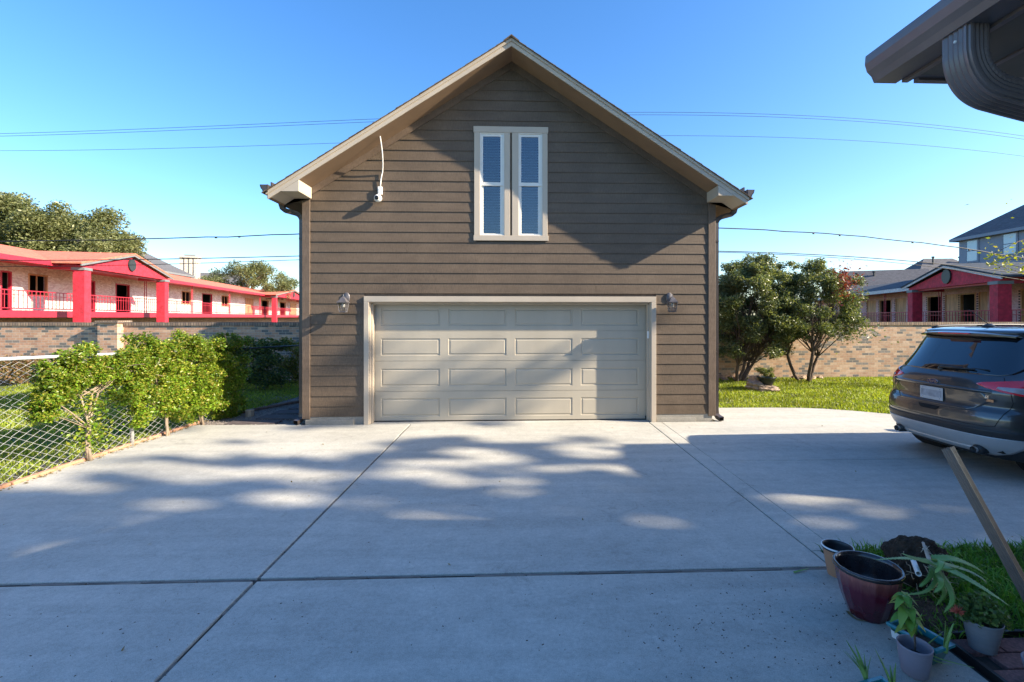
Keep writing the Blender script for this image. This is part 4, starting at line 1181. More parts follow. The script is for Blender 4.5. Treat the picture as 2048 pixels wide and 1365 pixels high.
m, n, p = newmat('far_window_glass'); p.inputs['Base Color'].default_value = (.35, .45, .5, 1); p.inputs['Roughness'].default_value = .05; p.inputs['Specular IOR Level'].default_value = 1; M['farpane'] = m
# grey two-storey house far right : its long wall faces the camera side (-x world) => local -y -> world -x  (rz = -90deg)
X_H = 39.6
def yH(px):  # world Y of photo column on plane X = X_H
    u = (px-CXP)/FPX; d = X_H/(sT+u*cT); return d*cT - u*d*sT
yc = yH(1918)
Lh = 15.0; Wh = 11
def lH(px): return (yc - Lh/2) - yH(px)     # local x grows towards -Y
def zH(px, py):
    Y = yH(px); return EYE - (py-HYP)/FPX*(Y*cT + X_H*sT)
gable_house('house', 'tall grey lap sided house with hip roof and two pale windows at far right', (X_H+Wh/2, yc-Lh/2, 0), -math.pi/2, Lh, Wh, zH(1918, 480), zH(1918, 480)+4.2, M['greysiding'], M['grey_roof'], M['greysiding'], hip=5.5,
            windows=[(lH(1934), lH(1955), zH(1945, 522), zH(1945, 482)), (lH(2007), lH(2033), zH(2020, 508), zH(2020, 468))])
def HC(px, py, d, dd):
    a = DP(px, py, d); b = DP(px, py, d+dd); return Vector((b.x, b.y, a.z))
# clustered grey roofs between the shrubs and the grey house
P = HC(1876, 514, 66, 3)
gable_house('house', 'large grey roofed house with vent pipes between the red portico and the grey house', (P.x, P.y, 0), math.radians(-8), 15, 13, 5.0, P.z, M['greysiding'], M['grey_roof'], M['greysiding'], hip=6.0, vents=[(-1.5, -1.2, 1.1), (2.2, -1.0, .9), (-5.2, -3.5, .8)])
P = HC(1765, 541, 60, 3)
gable_house('house', 'low blue grey gabled roof just above the pale fascia of the red row', (P.x, P.y, 0), math.radians(-24), 9, 9, 4.2, P.z+.2, M['greysiding'], M['grey_roof'], M['palefascia'], hip=0, vents=[(-3.2, -1.2, .6), (-1.2, -1.0, .6)])
P = HC(1706, 541, 74, 3)
gable_house('house', 'brown roofed house peeping over the shrubs on the right', (P.x, P.y, 0), math.radians(4), 7, 8, 4.5, P.z, M['chimney'], M['tan_roof'], M['greytrim'], hip=2.6, vents=[(-.8, -1, .8), (1.8, -.8, .7)])
# left: grey gable behind the red row and the chimney house
P = HC(268, 493, 60, 2)
gable_house('house', 'grey steep roofed house behind the left red portico', (P.x, P.y, 0), math.radians(10), 9, 9, P.z-3.2, P.z, M['chimney'], M['grey_roof'], M['greytrim'], hip=4.8)
P = HC(400, 545, 75, 5)
r_ = gable_house('house', 'house with a pale chimney beyond the long red roof', (P.x, P.y, 0), math.radians(20), 11, 9, 4.6, P.z+.3, M['chimney'], M['grey_roof'], M['greytrim'])
mb = MB(); q = 2.1
zc0, zc1 = P.z-1, DP(384, 517, 75).z
inv = Matrix.Rotation(-math.radians(20), 3, 'Z') @ (HC(380, 545, 75, 0) - P)
mb.box((inv.x-1.2, inv.y-.7, zc0-2), (inv.x+1.2, inv.y+.7, zc1)); 
for k in range(4): mb.box((inv.x-1.15+k*.62, inv.y-.85, zc0-2), (inv.x-.85+k*.62, inv.y-.7, zc1))
mb.box((inv.x-1.35, inv.y-.95, zc1), (inv.x+1.35, inv.y+.85, zc1+.25)); mb.build('chimney', M['chimney'], r_)
mb = MB(); mb.box((inv.x-.7, inv.y-.3, zc1+.25), (inv.x+.7, inv.y+.3, zc1+.55)); mb.build('chimney_cap', M['greytrim'], bpy.data.objects['chimney'])

# ------------------------------------------------------------------ trees
P = DP(70, 450, 48)
tree('oak_tree', 'broad live oak rising behind the red roof at far left', 'tree', (P.x, P.y, 0), (P.x, P.y, 8.8), (9.8, 6.5, 6.0), 130, .9, 1.9, 130000, .24, M['leaf_oak'], M['bark'], .45, spread=.8, shell=.25)
P = DP(498, 560, 72)
tree('tree', 'small leafy tree behind the far end of the red roof, beside the garage', 'tree', (P.x, P.y, 0), (P.x, P.y, 6.6), (6.6, 4.5, 3.6), 60, .8, 1.5, 34000, .22, M['leaf_oak'], M['bark'], .35, spread=.6)
# multi-stem shrubs on the right
def shrub(label, px, d, cen_px, radx, cz, rz_, ncl, nl, red=False, stems=3, seed=0):
    random.seed(seed)
    b = GP(px, 756); b = DP(px, 700, d); b.z = -.02
    c = DP(cen_px, 700, d); 
    return tree('shrub_tree', label, 'small tree', b, (c.x, c.y, cz), (radx, .95, rz_), ncl, .13, .36, nl, .062, M['leaf_shrub'], M['bark'], .055, stems=stems, spread=.8, aspect=.45, gaps=True)
s1, cl1 = shrub('dense multi-stemmed shrub tree standing against the garage side', 1478, 13.7, 1508, 1.45, 1.80, 1.85, 150, 90000, seed=3, stems=4)
s2, cl2 = shrub('multi-stemmed shrub tree with an open leaning trunk left of the bare wall', 1612, 13.6, 1622, 1.45, 2.15, 1.50, 110, 60000, seed=9, stems=3)
# a patch of red leaves is part of the second one
P = DP(1684, 566, 12.9)
P2 = np.array([[P.x, P.y, P.z]]) + RNG.normal(size=(700, 3))*np.array([.20, .2, .22])
leaf_object('red_leaves', P2, .075, M['leaf_red'], s2, origin=s2.location)
P = DP(1700, 660, 13.4)
P2 = np.array([[P.x-.2, P.y, P.z-.05]]) + RNG.normal(size=(900, 3))*np.array([.42, .25, .17])
leaf_object('side_foliage', P2, .07, M['leaf_shrub'], s2, origin=s2.location)
# twig with yellow leaves entering at the right, belongs to a young tree beyond the car
yt = thing('young_tree', 'young tree with thin branches of yellow green leaves at the right edge above the car', 'tree', (15.2, 11.2, 0))
mb = MB((15.2, 11.2, 0)); mb.smooth = True
tp = limb(mb, (15.2, 11.2, -.1), (15.3, 11.2, 5.2), .07, .03, .04)
ends = []
for px, py in ((1985, 508), (2002, 520), (2020, 530), (2040, 508), (1990, 530), (2046, 535), (2060, 490), (2090, 470), (2100, 520), (2120, 440)):
    e = DP(px, py, 10.6); limb(mb, tp[random.randint(3, 5)], e, .022, .005, .08, 5, 5); ends.append(e)
mb.build('trunk', M['bark'], yt)
pp = np.concatenate([np.array([list(e)]) + RNG.normal(size=(26, 3))*.10 for e in ends] + [np.array([[15.3, 11.2, 4.9]]) + RNG.normal(size=(900, 3))*np.array([.7, .7, .9])])
leaf_object('crown', pp, .085, foliage('yellow_green_leaves', [(.28,.30,.03), (.18,.24,.04), (.34,.30,.04)]), yt, origin=(15.2, 11.2, 0))

# tall tree out of the picture to the right, casting the broken shade; its crown is carved open where sun patches should fall
random.seed(21)
SUNP = [(127,1111,85,14),(346,1009,60,9),(185,976,60,8),(96,970,60,8),(404,950,110,12),(577,998,80,10),(558,942,70,6),
 (269,932,120,8),(385,898,150,12),(635,898,120,14),(829,948,60,8),(904,965,60,8),(943,904,60,6),(990,918,60,8),(1025,965,60,6),(1025,985,45,7),(857,926,90,5),(1112,938,50,6),(1210,936,60,5),(1288,944,70,6),(1210,908,80,8),
 (1151,895,60,6),(739,1008,45,7),(1311,1046,50,8),(1072,861,200,8),(896,861,150,8),(1596,999,60,5),(1634,1048,50,8),(1757,1029,40,8),(1900,1014,30,6),(1970,989,60,6),(1495,976,50,5),(700,870,200,9),(520,872,160,9)]
def sun_carve(P, seed=1):
    """keep only leaves whose shadow misses the sun patches chosen for the ground"""
    P = np.asarray(P); t = P[:, 2]/SUNV.z; gx_ = P[:, 0]-SUNV.x*t; gy_ = P[:, 1]-SUNV.y*t
    d = gx_*sT + gy_*cT; xc = gx_*cT - gy_*sT
    ok = d > 1.5; dd_ = np.where(ok, d, 1.5)
    px = CXP + FPX*xc/dd_; py = HYP + EYE*FPX/dd_
    keep = np.ones(len(P), bool)
    wob = 1 + .25*np.sin(px*.05)+.2*np.sin(py*.3+px*.02)
    for a, b, rx, ry in SUNP:
        keep &= ~(ok & ((((px-a)/(rx*1.05))**2 + ((py-b)/(ry*1.55))**2) < wob))
    far = gy_ > 8.1
    nz_ = np.sin(gx_*2.3+1.1*gy_)*np.sin(gy_*3.1+2)
    keep &= ~(far & (nz_ < .40))
    mid = (gy_ > 6.9) & ~far; keep &= ~(mid & (nz_ < .05))
    keep &= ~((gx_ < -5.0) & (gy_ > 5.2) & (nz_ < .45)); keep &= ~((gx_ < -6.0) & (gy_ > 4.6) & (nz_ < .85))
    keep &= ~((gx_ > 1.3) & (gy_ > 6.6))
    return keep
_cl = []
while len(_cl) < 560:
    q = np.array([random.uniform(-1, 1), random.uniform(-1, 1), random.uniform(-1, 1)])
    if (q**4).sum() > 1: continue
    _cl.append((np.array([24.0, -2.9, 12.8]) + q*np.array([2.0, 4.6, 5.2]), random.uniform(.3, .6)))
st_ = thing('shade_tree', 'tall spreading tree beyond the picture on the right that dapples the driveway', 'tree', (24.0, -2.6, 0))
pts = blob_points(_cl, 90000, .9); pts = pts[sun_carve(pts)]
_sp = []
for _ in range(46):     # thin sprays added to put shade on the garage door and lower boards
    x_ = random.uniform(-3.4, 1.7); z_ = .15 + .5*random.random() + .28*(x_+1.5) if random.random() < .6 else random.uniform(.1, 1.4)
    _sp.append((np.array([24.0+random.uniform(-.6, .6), 8.35-(24-x_)*SUNV.y/-SUNV.x, max(.1, z_)+(24-x_)*SUNV.z/SUNV.x]), random.uniform(.12, .30)))
pts = np.concatenate([pts, blob_points(_sp, 420, .9)])
leaf_object('crown', pts, .20, M['leaf_oak'], st_, .6, origin=st_.location)
mb = MB(st_.location); mb.smooth = True
tp = limb(mb, (24, -2.6, -.1), (24, -2.6, 11), .34, .2, .05)
cq = np.array([c for c, r in _cl]); kk = sun_carve(cq)
for c in [c for c, k in zip(cq, kk) if k][:26]: limb(mb, tp[random.randint(3, 6)], Vector(c), .10, .02, .08, 5, 5)
mb.build('trunk', M['bark'], st_)
# unseen neighbour building, added and shaped to throw the straight shadow edge
nb = thing('house', 'unseen tall narrow brown building added beyond the picture at right to throw shade', 'house', (14, 3.4, 0))
mb = MB((14, 3.4, 0)); mb.box((11.0, 2.7, 0), (17.5, 4.32, 4.85)); mb.build('wall', M['siding'], nb)
mb = MB((14, 3.4, 0)); mb.prism([(10.8, 2.6, 4.9), (10.8, 4.42, 4.9), (10.8, 4.42, 5.0), (10.8, 3.5, 5.12), (10.8, 2.6, 5.0)], (6.9, 0, 0)); mb.build('roof', M['shingle'], nb)

# planted bowl on rocks on the right lawn, stones along the wall foot
c = GP(1533, 781); c.z = -.02
M['rock'] = paint('weathered_rock', (.34, .25, .18), .9, .4, 9, 1.0, 22, bdist=.03)
def rock(label, c, r, seed, flat=.55, name='rock', grp=None):
    random.seed(seed); mb = MB(c); mb.smooth = False
    bm = bmesh.new(); bmesh.ops.create_icosphere(bm, subdivisions=3, radius=1)
    ph = [random.uniform(0, 6) for _ in range(6)]
    vs = []
    for v in bm.verts:
        p = v.co; k = 1 + .16*math.sin(4*p.x+ph[0])*math.sin(5*p.y+ph[1]) + .10*math.sin(9*p.z+ph[2]+3*p.x) + random.uniform(-.05, .05)
        vs.append(mb.vert(Vector((p.x*k*r[0], p.y*k*r[1], max(p.z*k, -.6)*r[2])) + c))
    bm.verts.index_update()
    for f in bm.faces: mb.face([vs[v.index] for v in f.verts])
    bm.free()
    o = mb.build(name, M['rock']); o.location = c; tag(o, label, 'rock', grp); return o
rock('flat pale rock leaning at the left of the planted bowl on the lawn', c + Vector((-.22, .1, .10)), (.26, .20, .15), 1)
rock('low pale rock in front of the planted bowl on the lawn', c + Vector((.0, -.06, .05)), (.30, .16, .10), 2)
rock('rough upright rock behind the planted bowl on the lawn', c + Vector((-.12, .25, .16)), (.22, .2, .22), 3)
bc = c + Vector((.02, .02, .13))
t = thing('bowl_pot', 'dark green bowl pot with a bushy plant perched on rocks on the right lawn', 'plant pot', bc)
mb = MB(bc); mb.smooth = True; mb.lathe([(.10, 0), (.13, .03), (.19, .16), (.21, .20), (.225, .21), (.225, .235), (.20, .235), (.19, .2), (.001, .19)], bc, 36); mb.build('bowl', paint('dark_green_bowl', (.02, .03, .025), .35, .2, 6, .1), t)
t = thing('bowl_plant', 'pale green feathery plant growing in the dark bowl on the lawn', 'potted plant', bc + Vector((0, 0, .2)))
cl = [(np.array(bc) + np.array([random.uniform(-.16, .16), random.uniform(-.12, .12), random.uniform(.24, .42)]), random.uniform(.05, .10)) for _ in range(16)]
leaf_object('leaves', blob_points(cl, 2200, .7), .045, foliage('feathery_leaves', [(.16,.20,.06), (.28,.30,.10), (.10,.15,.04)]), t, origin=bc + Vector((0, 0, .2)), aspect=.25)
mb = MB(bc + Vector((0, 0, .2)))
for q, r in cl: limb(mb, bc + Vector((0, 0, .19)), Vector(q), .005, .002, .1, 3, 4)
mb.build('stems', M['palebark'], t)
for k, (px, py) in enumerate(((1440, 757), (1450, 760), (1461, 756), (1475, 759), (1590, 757), (1604, 759), (1622, 758), (1640, 757))):
    q = GP(px, py); q.z = .0; s_ = random.uniform(.09, .15)
    rock('%s pale stone from the garage at the foot of the right brick wall' % ['first', 'second', 'third', 'fourth', 'fifth', 'sixth', 'seventh', 'last'][k], q, (s_, s_*.8, s_*.8), 20+k, grp='stones at the foot of the right wall')
# white scraps on the shaded lawn by the rear fence
for k, (px, py, s_) in enumerate(((533, 758, .12), (585, 764, .07), (452, 780, .05))):
    q = GP(px, py); q.z = .04; mb = MB(q); mb.smooth = False
    for i in range(7):
        a = Vector((random.uniform(-1, 1), random.uniform(-1, 1), random.uniform(0, .7)))*s_; b2 = Vector((random.uniform(-1, 1), random.uniform(-1, 1), random.uniform(-.3, .5)))*s_*.6
        mb.poly([q+a, q+a+b2, q+a+b2+Vector((0, .02, .05)), q+a+Vector((0, .02, .06))])
    o = mb.build('litter_scrap', M['white']); o.location = q
    tag(o, ['largest crumpled white scrap lying by the dark hedge', 'small white scrap on the shaded grass near the garage', 'smallest white scrap on the grass behind the vine'][k], 'litter', 'white scraps on the lawn')

# hedge left behind the dark fence
def hedge(label, x0, x1, y, h, n, mat, seed, dense=.3, name='hedge'):
    random.seed(seed)
    base = Vector(((x0+x1)/2, y, -.03)); root = thing(name, label, 'hedge' if name == 'hedge' else 'shrub', base)
    cl = []
    k = int((x1-x0)/.22)
    for i in range(k):
        for zz in (.3, .62, .95):
            if zz < h: cl.append((np.array([x0+(i+.5)*(x1-x0)/k, y+random.uniform(-.25, .25), zz*h/1.15+random.uniform(-.12, .12)]), random.uniform(.2, .36)))
    mb = MB(base); mb.smooth = True
    for c, r in cl[::3]: limb(mb, (c[0]+random.uniform(-.2, .2), y, -.05), c, .018, .006, .1, 4, 5)
    mb.build('stems', M['bark'], root)
    leaf_object('foliage', blob_points(cl, n, .5), .06, mat, root, origin=base, aspect=.55)
    return root
a, b = PY(428, 720, 12.2).x, PY(560, 720, 12.2).x
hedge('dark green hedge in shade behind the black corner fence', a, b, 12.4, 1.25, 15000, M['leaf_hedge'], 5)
a, b = PY(556, 720, 13.4).x, PY(604, 720, 13.4).x
hedge('sunlit yellowish bush between the dark hedge and the garage', a, b, 13.5, 1.25, 3600, foliage('yellow_bush_leaves', [(.22,.24,.03), (.15,.20,.03), (.33,.25,.05)]), 6, name='bush')
a, b = PY(-120, 720, 13.6).x, PY(60, 720, 13.6).x
hedge('low reddish brown shrubs at the foot of the left brick wall', a, b, 13.7, .95, 7000, foliage('brownish_leaves', [(.16,.13,.04), (.24,.13,.07), (.12,.15,.04)]), 8, name='bush')

# ------------------------------------------------------------------ chain link fences
def chainlink(name, label, A, Bp, hA_, hB_, posts, pitch=.076, railm=None, wr=.0024, postm=None, meshm=None, railr=.02, zg=-.01):
    A = Vector((A[0], A[1], 0)); B2 = Vector((Bp[0], Bp[1], 0)); L = (B2-A).length; t = (B2-A)/L; nn = Vector((t.y, -t.x, 0))
    root = thing(name, label, 'fence', A)
    mb = MB(A); n = int(L/pitch)
    for i in range(n):
        s0 = (i+.5)*pitch
        h = hA_ + (hB_-hA_)*s0/L
        K = int((h-.03)/(pitch*.56)); pts = []
        for k in range(K+1):
            sg = 1 if (k+i) % 2 == 0 else -1
            pts.append(A + t*(s0 + sg*pitch*.5) + nn*(.0025*sg) + Vector((0, 0, zg+.02+k*(h-.05)/K)))
        # light-weight three-sided wire
        for k in range(len(pts)-1):
            sd = (pts[k+1]-pts[k]).normalized(); sn = sd.cross(nn).normalized()
            q0 = [mb.vert(pts[k] + (nn*a+sn*b)*wr) for a, b in ((1, 0), (0, 1), (-1, 0), (0, -1))]
            q1 = [mb.vert(pts[k+1] + (nn*a+sn*b)*wr) for a, b in ((1, 0), (0, 1), (-1, 0), (0, -1))]
            for j in range(4): mb.face((q0[j], q0[(j+1) % 4], q1[(j+1) % 4], q1[j]))
    mb.keep = True
    mb.build('mesh', meshm, root)
    mb = MB(A); mb.smooth = True; mb.tube([A+Vector((0,0,hA_)), B2+Vector((0,0,hB_))], railr, 10); mb.build('top_rail', railm, root)
    for s0 in posts:
        h = hA_ + (hB_-hA_)*s0/L
        p = A + t*s0 - nn*.03
        mb = MB(A); mb.smooth = True; mb.tube([p+Vector((0,0,-.1)), p+Vector((0,0,h+.02))], .026, 10); mb.tube([p+Vector((0,0,h+.02)), p+Vector((0,0,h+.05))], [.03, .012], 10); mb.build('post', postm, root)
    return root
FX = -5.66
chainlink('chain_link_fence', 'silver chain link fence along the left edge of the driveway', (FX, 2.6), (-5.47, 9.36), 1.50, 1.24, [.3, 2.4, 4.42, 6.75], railm=M['rail_white'], postm=M['galv'], meshm=M['galv'], wr=.0018)
chainlink('chain_link_fence', 'dark chain link fence running back from the corner post to the garage gate', (-5.45, 9.38), (-5.02, 11.3), 1.23, 1.19, [0, 1.96], railm=M['darkmetal'], postm=M['darkmetal'], meshm=M['darkmetal'], railr=.018, wr=.0016)
g_ = chainlink('chain_link_gate', 'dark mesh gate between the rear fence and the garage wall', (-4.98, 11.32), (-3.72, 11.36), 1.18, 1.18, [.02, 1.22], railm=M['darkmetal'], postm=M['darkmetal'], meshm=M['darkmetal'], railr=.016, wr=.0016); g_['category'] = 'gate'

# climbing vine on the fence ------------------------------------------------
random.seed(4)
def fx(y): return FX + (y-2.6)/(9.36-2.6)*.19
def vine(label, y0, y1, z0, z1, trunk_ys, n, seed, dens=.5, dx=.16):
    random.seed(seed)
    base = Vector((fx((y0+y1)/2), (y0+y1)/2, -.02)); root = thing('vine', label, 'climbing shrub', base)
    cl = []
    k = int((y1-y0)*(z1-z0)*dens*90)
    for _ in range(k):
        y = random.uniform(y0, y1); t = (y-y0)/(y1-y0)
        lo = z0 + .16*math.sin(y*5.1+seed); hi = z1 + .07*math.sin(y*7.3) + .04*math.sin(y*17)
        if hi < lo+.1: continue
        z = random.uniform(lo, hi)
        cl.append((np.array([fx(y)+random.uniform(-.06, dx), y, z]), random.uniform(.06, .15)))
    mb = MB(base); mb.smooth = True
    for ty in trunk_ys:
        for q in range(3):
            p0 = Vector((fx(ty)+.06+random.uniform(-.03, .03), ty+random.uniform(-.04, .04), -.03)); p1 = Vector((fx(ty)+.03, ty+random.uniform(-.07, .07), .42)); p2 = Vector((fx(ty)+.05, ty+random.uniform(-.2, .2), .85))
            mb.tube([p0, p0.lerp(p1, .5)+Vector((0, random.uniform(-.03, .03), 0)), p1, p2], [.019, .016, .015, .010], 7)
            near = [c for c, r in cl if abs(c[1]-ty) < .9]
            for c in random.sample(near, min(7, len(near))): limb(mb, p2 if c[2] > .9 else p1, Vector(c), .008, .0025, .1, 5, 5)
    for _ in range(int((y1-y0)*9)):
        c, r = random.choice(cl); d = Vector((random.uniform(-.1, .22), random.uniform(-.3, .3), random.uniform(-.15, .3)))
        limb(mb, Vector(c), Vector(c)+d, .0035, .0015, .12, 4, 4)
    mb.build('stems', M['palebark'], root)
    leaf_object('leaves', blob_points(cl, n, .8), .034, M['leaf_vine'], root, origin=base, aspect=.6, fold=.5)
    return root
vine('bright green vine with a forked pale trunk nearest the camera on the chain link fence', 5.6, 6.95, .84, 1.40, [6.3], 32000, 1, 1.7)
vine('leafy green vine covering the middle of the chain link fence', 6.95, 8.2, .28, 1.50, [7.55], 50000, 2, 1.8)
vine('leafy green vine at the far end of the silver fence beside the path', 7.95, 9.35, .12, 1.50, [8.35], 50000, 3, 1.8, .28)
# straggling low foliage round the first trunk
v0 = [o for o in bpy.data.objects if o.name == 'vine'][0]
pts = np.concatenate([np.array([[fx(6.3)+.07, 6.32, z]]) + RNG.normal(size=(int(220), 3))*np.array([.06, .16, .07]) for z in (.32, .45, .68, .72)])
leaf_object('low_leaves', pts, .038, M['leaf_vine'], v0, origin=v0.location, aspect=.62)

# ------------------------------------------------------------------ overhead wires (one span each, pole line along the alley)
def wire(label, pts, Y, r=.012, mat=None, group='overhead wires behind the garage', name='overhead_wire', lash=False):
    """pts: photo points lying on the vertical plane Y; a smooth sagging curve z(x) is fitted through them"""
    W = [PY(a, b, Y) for a, b in pts]
    X = np.array([q.x for q in W]); Z = np.array([q.z for q in W])
    c = np.polyfit(X, Z, min(2, len(W)-1)) if len(W) < 5 else np.polyfit(X, Z, 3)
    x0, x1 = X.min()-3, X.max()+3
    xs_ = np.linspace(x0, x1, 60)
    P = [Vector((x, Y, np.polyval(c, x) + (.018*math.sin(x*2.7)*math.sin(x*.9) if lash else 0))) for x in xs_]
    o0 = P[0].copy(); mb = MB(o0); mb.smooth = True
    mb.tube(P, r, 5)
    if lash:
        for _ in range(12):
            x = random.uniform(x0, x1); z = np.polyval(c, x); mb.obox((x, Y, z-r-.01), (.03, 0, 0), (0, .01, 0), (0, 0, .018))
    o = mb.build(name, mat or M['wire']); o.location = o0
    tag(o, label, 'wire', group)
YWR = 15.6
wire('uppermost thin wire crossing behind the gable from edge to edge', [(0, 266), (400, 257), (735, 241), (1255, 215), (1650, 243), (2048, 270)], YWR, .0065)
wire('second thin wire just below the uppermost one behind the gable', [(0, 271), (400, 262), (735, 248), (1255, 218), (1650, 250), (2048, 276)], YWR+.3, .0065)
wire('single thin wire below the upper pair', [(0, 302), (300, 297), (650, 290), (1335, 267), (1650, 283), (2048, 312)], YWR+.1, .006)
wire('thick twisted cable above the red roofs', [(0, 478), (150, 484), (300, 483), (450, 476), (602, 466), (1432, 443), (1640, 474), (1800, 492), (2048, 511)], YWR-.8, .017, lash=True)
wire('upper of the two lower cables crossing in front of the porticos', [(0, 519), (200, 522), (400, 520), (602, 511), (1432, 497), (1640, 513), (1850, 531), (2048, 545)], YWR-.7, .014, M['wire'])
wire('lower of the two lower cables crossing in front of the porticos', [(0, 532), (200, 533), (400, 528), (602, 520), (1432, 499), (1640, 517), (1850, 537), (2048, 558)], YWR-.6, .010, M['wire'])
# ================================================================== CAR
m, n, p = newmat('car_paint')
p.inputs['Base Color'].default_value = (.085, .086, .090, 1); p.inputs['Metallic'].default_value = .55; p.inputs['Roughness'].default_value = .28
p.inputs['Coat Weight'].default_value = 1; p.inputs['Coat Roughness'].default_value = .03
fl = noise(n, coords(n), 900, 1); bump(n, p, fl, .04, .0005); M['carpaint'] = m
M['carglass'] = paint('privacy_glass', (.006, .009, .014), .02, .05, 3, 0, spec=1.0, coat=1)
M['carblack'] = paint('black_bumper_plastic', (.028, .030, .034), .5, .1, 8, .15, 200)
M['carsilver'] = paint('silver_skid_plate', (.48, .49, .51), .42, .05, 5, .1, 150, metal=.3)
M['chrome'] = paint('chrome', (.75, .76, .78), .12, .03, 4, 0, metal=1)
M['lampred'] = paint('red_lamp_lens', (.85, .02, .04), .10, .1, 9, 0, spec=.8, coat=1)
M['lampclear'] = paint('clear_lamp_lens', (.42, .36, .38), .08, .2, 12, 0, spec=.8, coat=1)
M['badgeblue'] = paint('badge_blue', (.012, .03, .11), .15, .05, 5, 0, coat=1)
M['rubber'] = paint('tyre_rubber', (.016, .016, .017), .75, .2, 20, .3, 80)
M['alloy'] = paint('alloy_wheel', (.42, .43, .45), .3, .05, 5, 0, metal=.9)
M['plate'] = paint('plate_metal', (.50, .50, .52), .4, .05, 9, 0)
CX_, CY_, CA_ = 5.25, 5.80, math.radians(1.2)
car = thing('parked_suv', 'dark grey sport utility vehicle parked side-on at the right, its tailgate towards the picture', 'car', (CX_, CY_, 0), CA_); car.scale = (1.035, 1.035, 1.035)
ZT = [.20, .28, .36, .44, .52, .60, .68, .74, .775, .80, .88, .96, 1.03, 1.08, 1.13, 1.20, 1.30, 1.40, 1.50, 1.57, 1.61, 1.635, 1.655, 1.672, 1.683, 1.69]
XR = [.26, .15, .07, .03, .010, .0, .005, .025, .055, .068, .062, .060, .085, .115, .160, .205, .275, .340, .400, .440, .40, .43, .55, .80, 1.15, 1.5]
WW = [.80, .85, .885, .90, .915, .920, .920, .918, .915, .915, .915, .910, .895, .880, .850, .820, .775, .735, .690, .660, .645, .625, .58, .50, .38, .25]
XF = [4.2, 4.36, 4.46, 4.50, 4.52, 4.52, 4.50, 4.46, 4.42, 4.38, 4.22, 4.02, 3.70, 3.52, 3.40, 3.26, 3.05, 2.85, 2.66, 2.52, 2.45, 2.40, 2.28, 2.1, 1.9, 1.7]
AA = .60
NN = 3.0
_th = np.linspace(0, math.pi/2, 400)
_yn = np.sin(_th)**(2/NN); _xn = AA*(1-np.cos(_th)**(2/NN))
_ds = np.hypot(np.diff(_yn*.9), np.diff(_xn)); _s = np.concatenate([[0], np.cumsum(_ds)]); _s /= _s[-1]
def Sv(s, z, off=0.0):
    """rear skin: s in [-1,1] from right(-y) side start through tail centre to left side, z height"""
    a = abs(s)
    yn = float(np.interp(a, _s, _yn)); xn = float(np.interp(a, _s, _xn))
    wz_ = float(np.interp(z, ZT, WW)); xr = float(np.interp(z, ZT, XR))
    k = 1.0 if z < 1.2 else max(.55, 1-(z-1.2)*1.1)
    P_ = Vector((xr + xn*k, math.copysign(wz_*yn, s), z))
    if off:
        e = .004
        def q(s, z):
            a = abs(s); return Vector((float(np.interp(z, ZT, XR)) + float(np.interp(a, _s, _xn))*k, math.copysign(float(np.interp(z, ZT, WW))*float(np.interp(a, _s, _yn)), s), z))
        ts = q(min(.999, s+e), z)-q(max(-.999, s-e), z); tz = q(s, z+e*2)-q(s, z-e*2)
        nrm = ts.cross(tz).normalized()
        if nrm.x > 0.3 and abs(P_.y) < .5: nrm = -nrm
        if nrm.dot(Vector((-1, P_.y*.8, 0))) < 0: nrm = -nrm
        P_ = P_ + nrm*off
    return P_
def sy(y, z=1.0):
    """s for a given lateral position"""
    wz_ = float(np.interp(z, ZT, WW)); return math.copysign(float(np.interp(min(1, abs(y)/wz_), _yn, _s)), y)
# --- body shell
mb = MB(); mb.smooth = True
zs_f = []
for i in range(len(ZT)-1):
    k = 3 if ZT[i+1]-ZT[i] > .05 else 2
    zs_f += [ZT[i] + (ZT[i+1]-ZT[i])*j/k for j in range(k)]
zs_f.append(ZT[-1])
srear = np.linspace(-1, 1, 61)
def ring(z):
    wz_ = float(np.interp(z, ZT, WW)); xf = float(np.interp(z, ZT, XF)); xr = Sv(1, z).x
    pts = [Sv(s, z) for s in srear]                       # right side -> tail -> left side
    af = .9
    x0 = xf-af
    for i in range(1, 40): pts.append(Vector((xr+(x0-xr)*i/40, wz_, z)))
    for th in np.linspace(0, math.pi, 29):
        c_, s_ = math.cos(th), math.sin(th)
        pts.append(Vector((x0+af*abs(s_)**(2/2.6), wz_*math.copysign(abs(c_)**(2/2.6), c_), z)))
    for i in range(1, 40): pts.append(Vector((x0+(xr-x0)*i/40, -wz_, z)))
    return pts
rings = []
for z in zs_f: rings.append([mb.vert(q) for q in ring(z)])
wheels = [(.92, .34), (3.61, .34)]
n_ = len(rings[0]); V = mb.v
for k in range(len(rings)-1):
    for j in range(n_):
        q = (rings[k][j], rings[k][(j+1) % n_], rings[k+1][(j+1) % n_], rings[k+1][j])
        cx = sum(V[i][0] for i in q)/4; cz = sum(V[i][2] for i in q)/4; cy = sum(V[i][1] for i in q)/4
        if abs(cy) > .6 and any((cx-wx_)**2 + (cz-.345)**2 < .385**2 for wx_, _ in wheels): continue
        mb.face(q)
mb.face(rings[-1]); 
body = mb.build('body', M['carpaint'], car)
sm = body.modifiers.new('s', 'SUBSURF'); sm.levels = 1; sm.render_levels = 1
# underbody and wheel wells
mb = MB(); mb.box((.35, -.62, .22), (4.2, .62, .5)); mb.box((.2, -.70, .30), (.5, .70, .45))
for wx_, _ in wheels:
    for s_ in (-1, 1):
        mb.tube([(wx_, s_*.50, .36), (wx_, s_*.89, .36)], .395, 28, cap=False)
        mb.tube([(wx_, s_*.49, .36), (wx_, s_*.50, .36)], .395, 28)
mb.build('underbody', M['dark'], car)
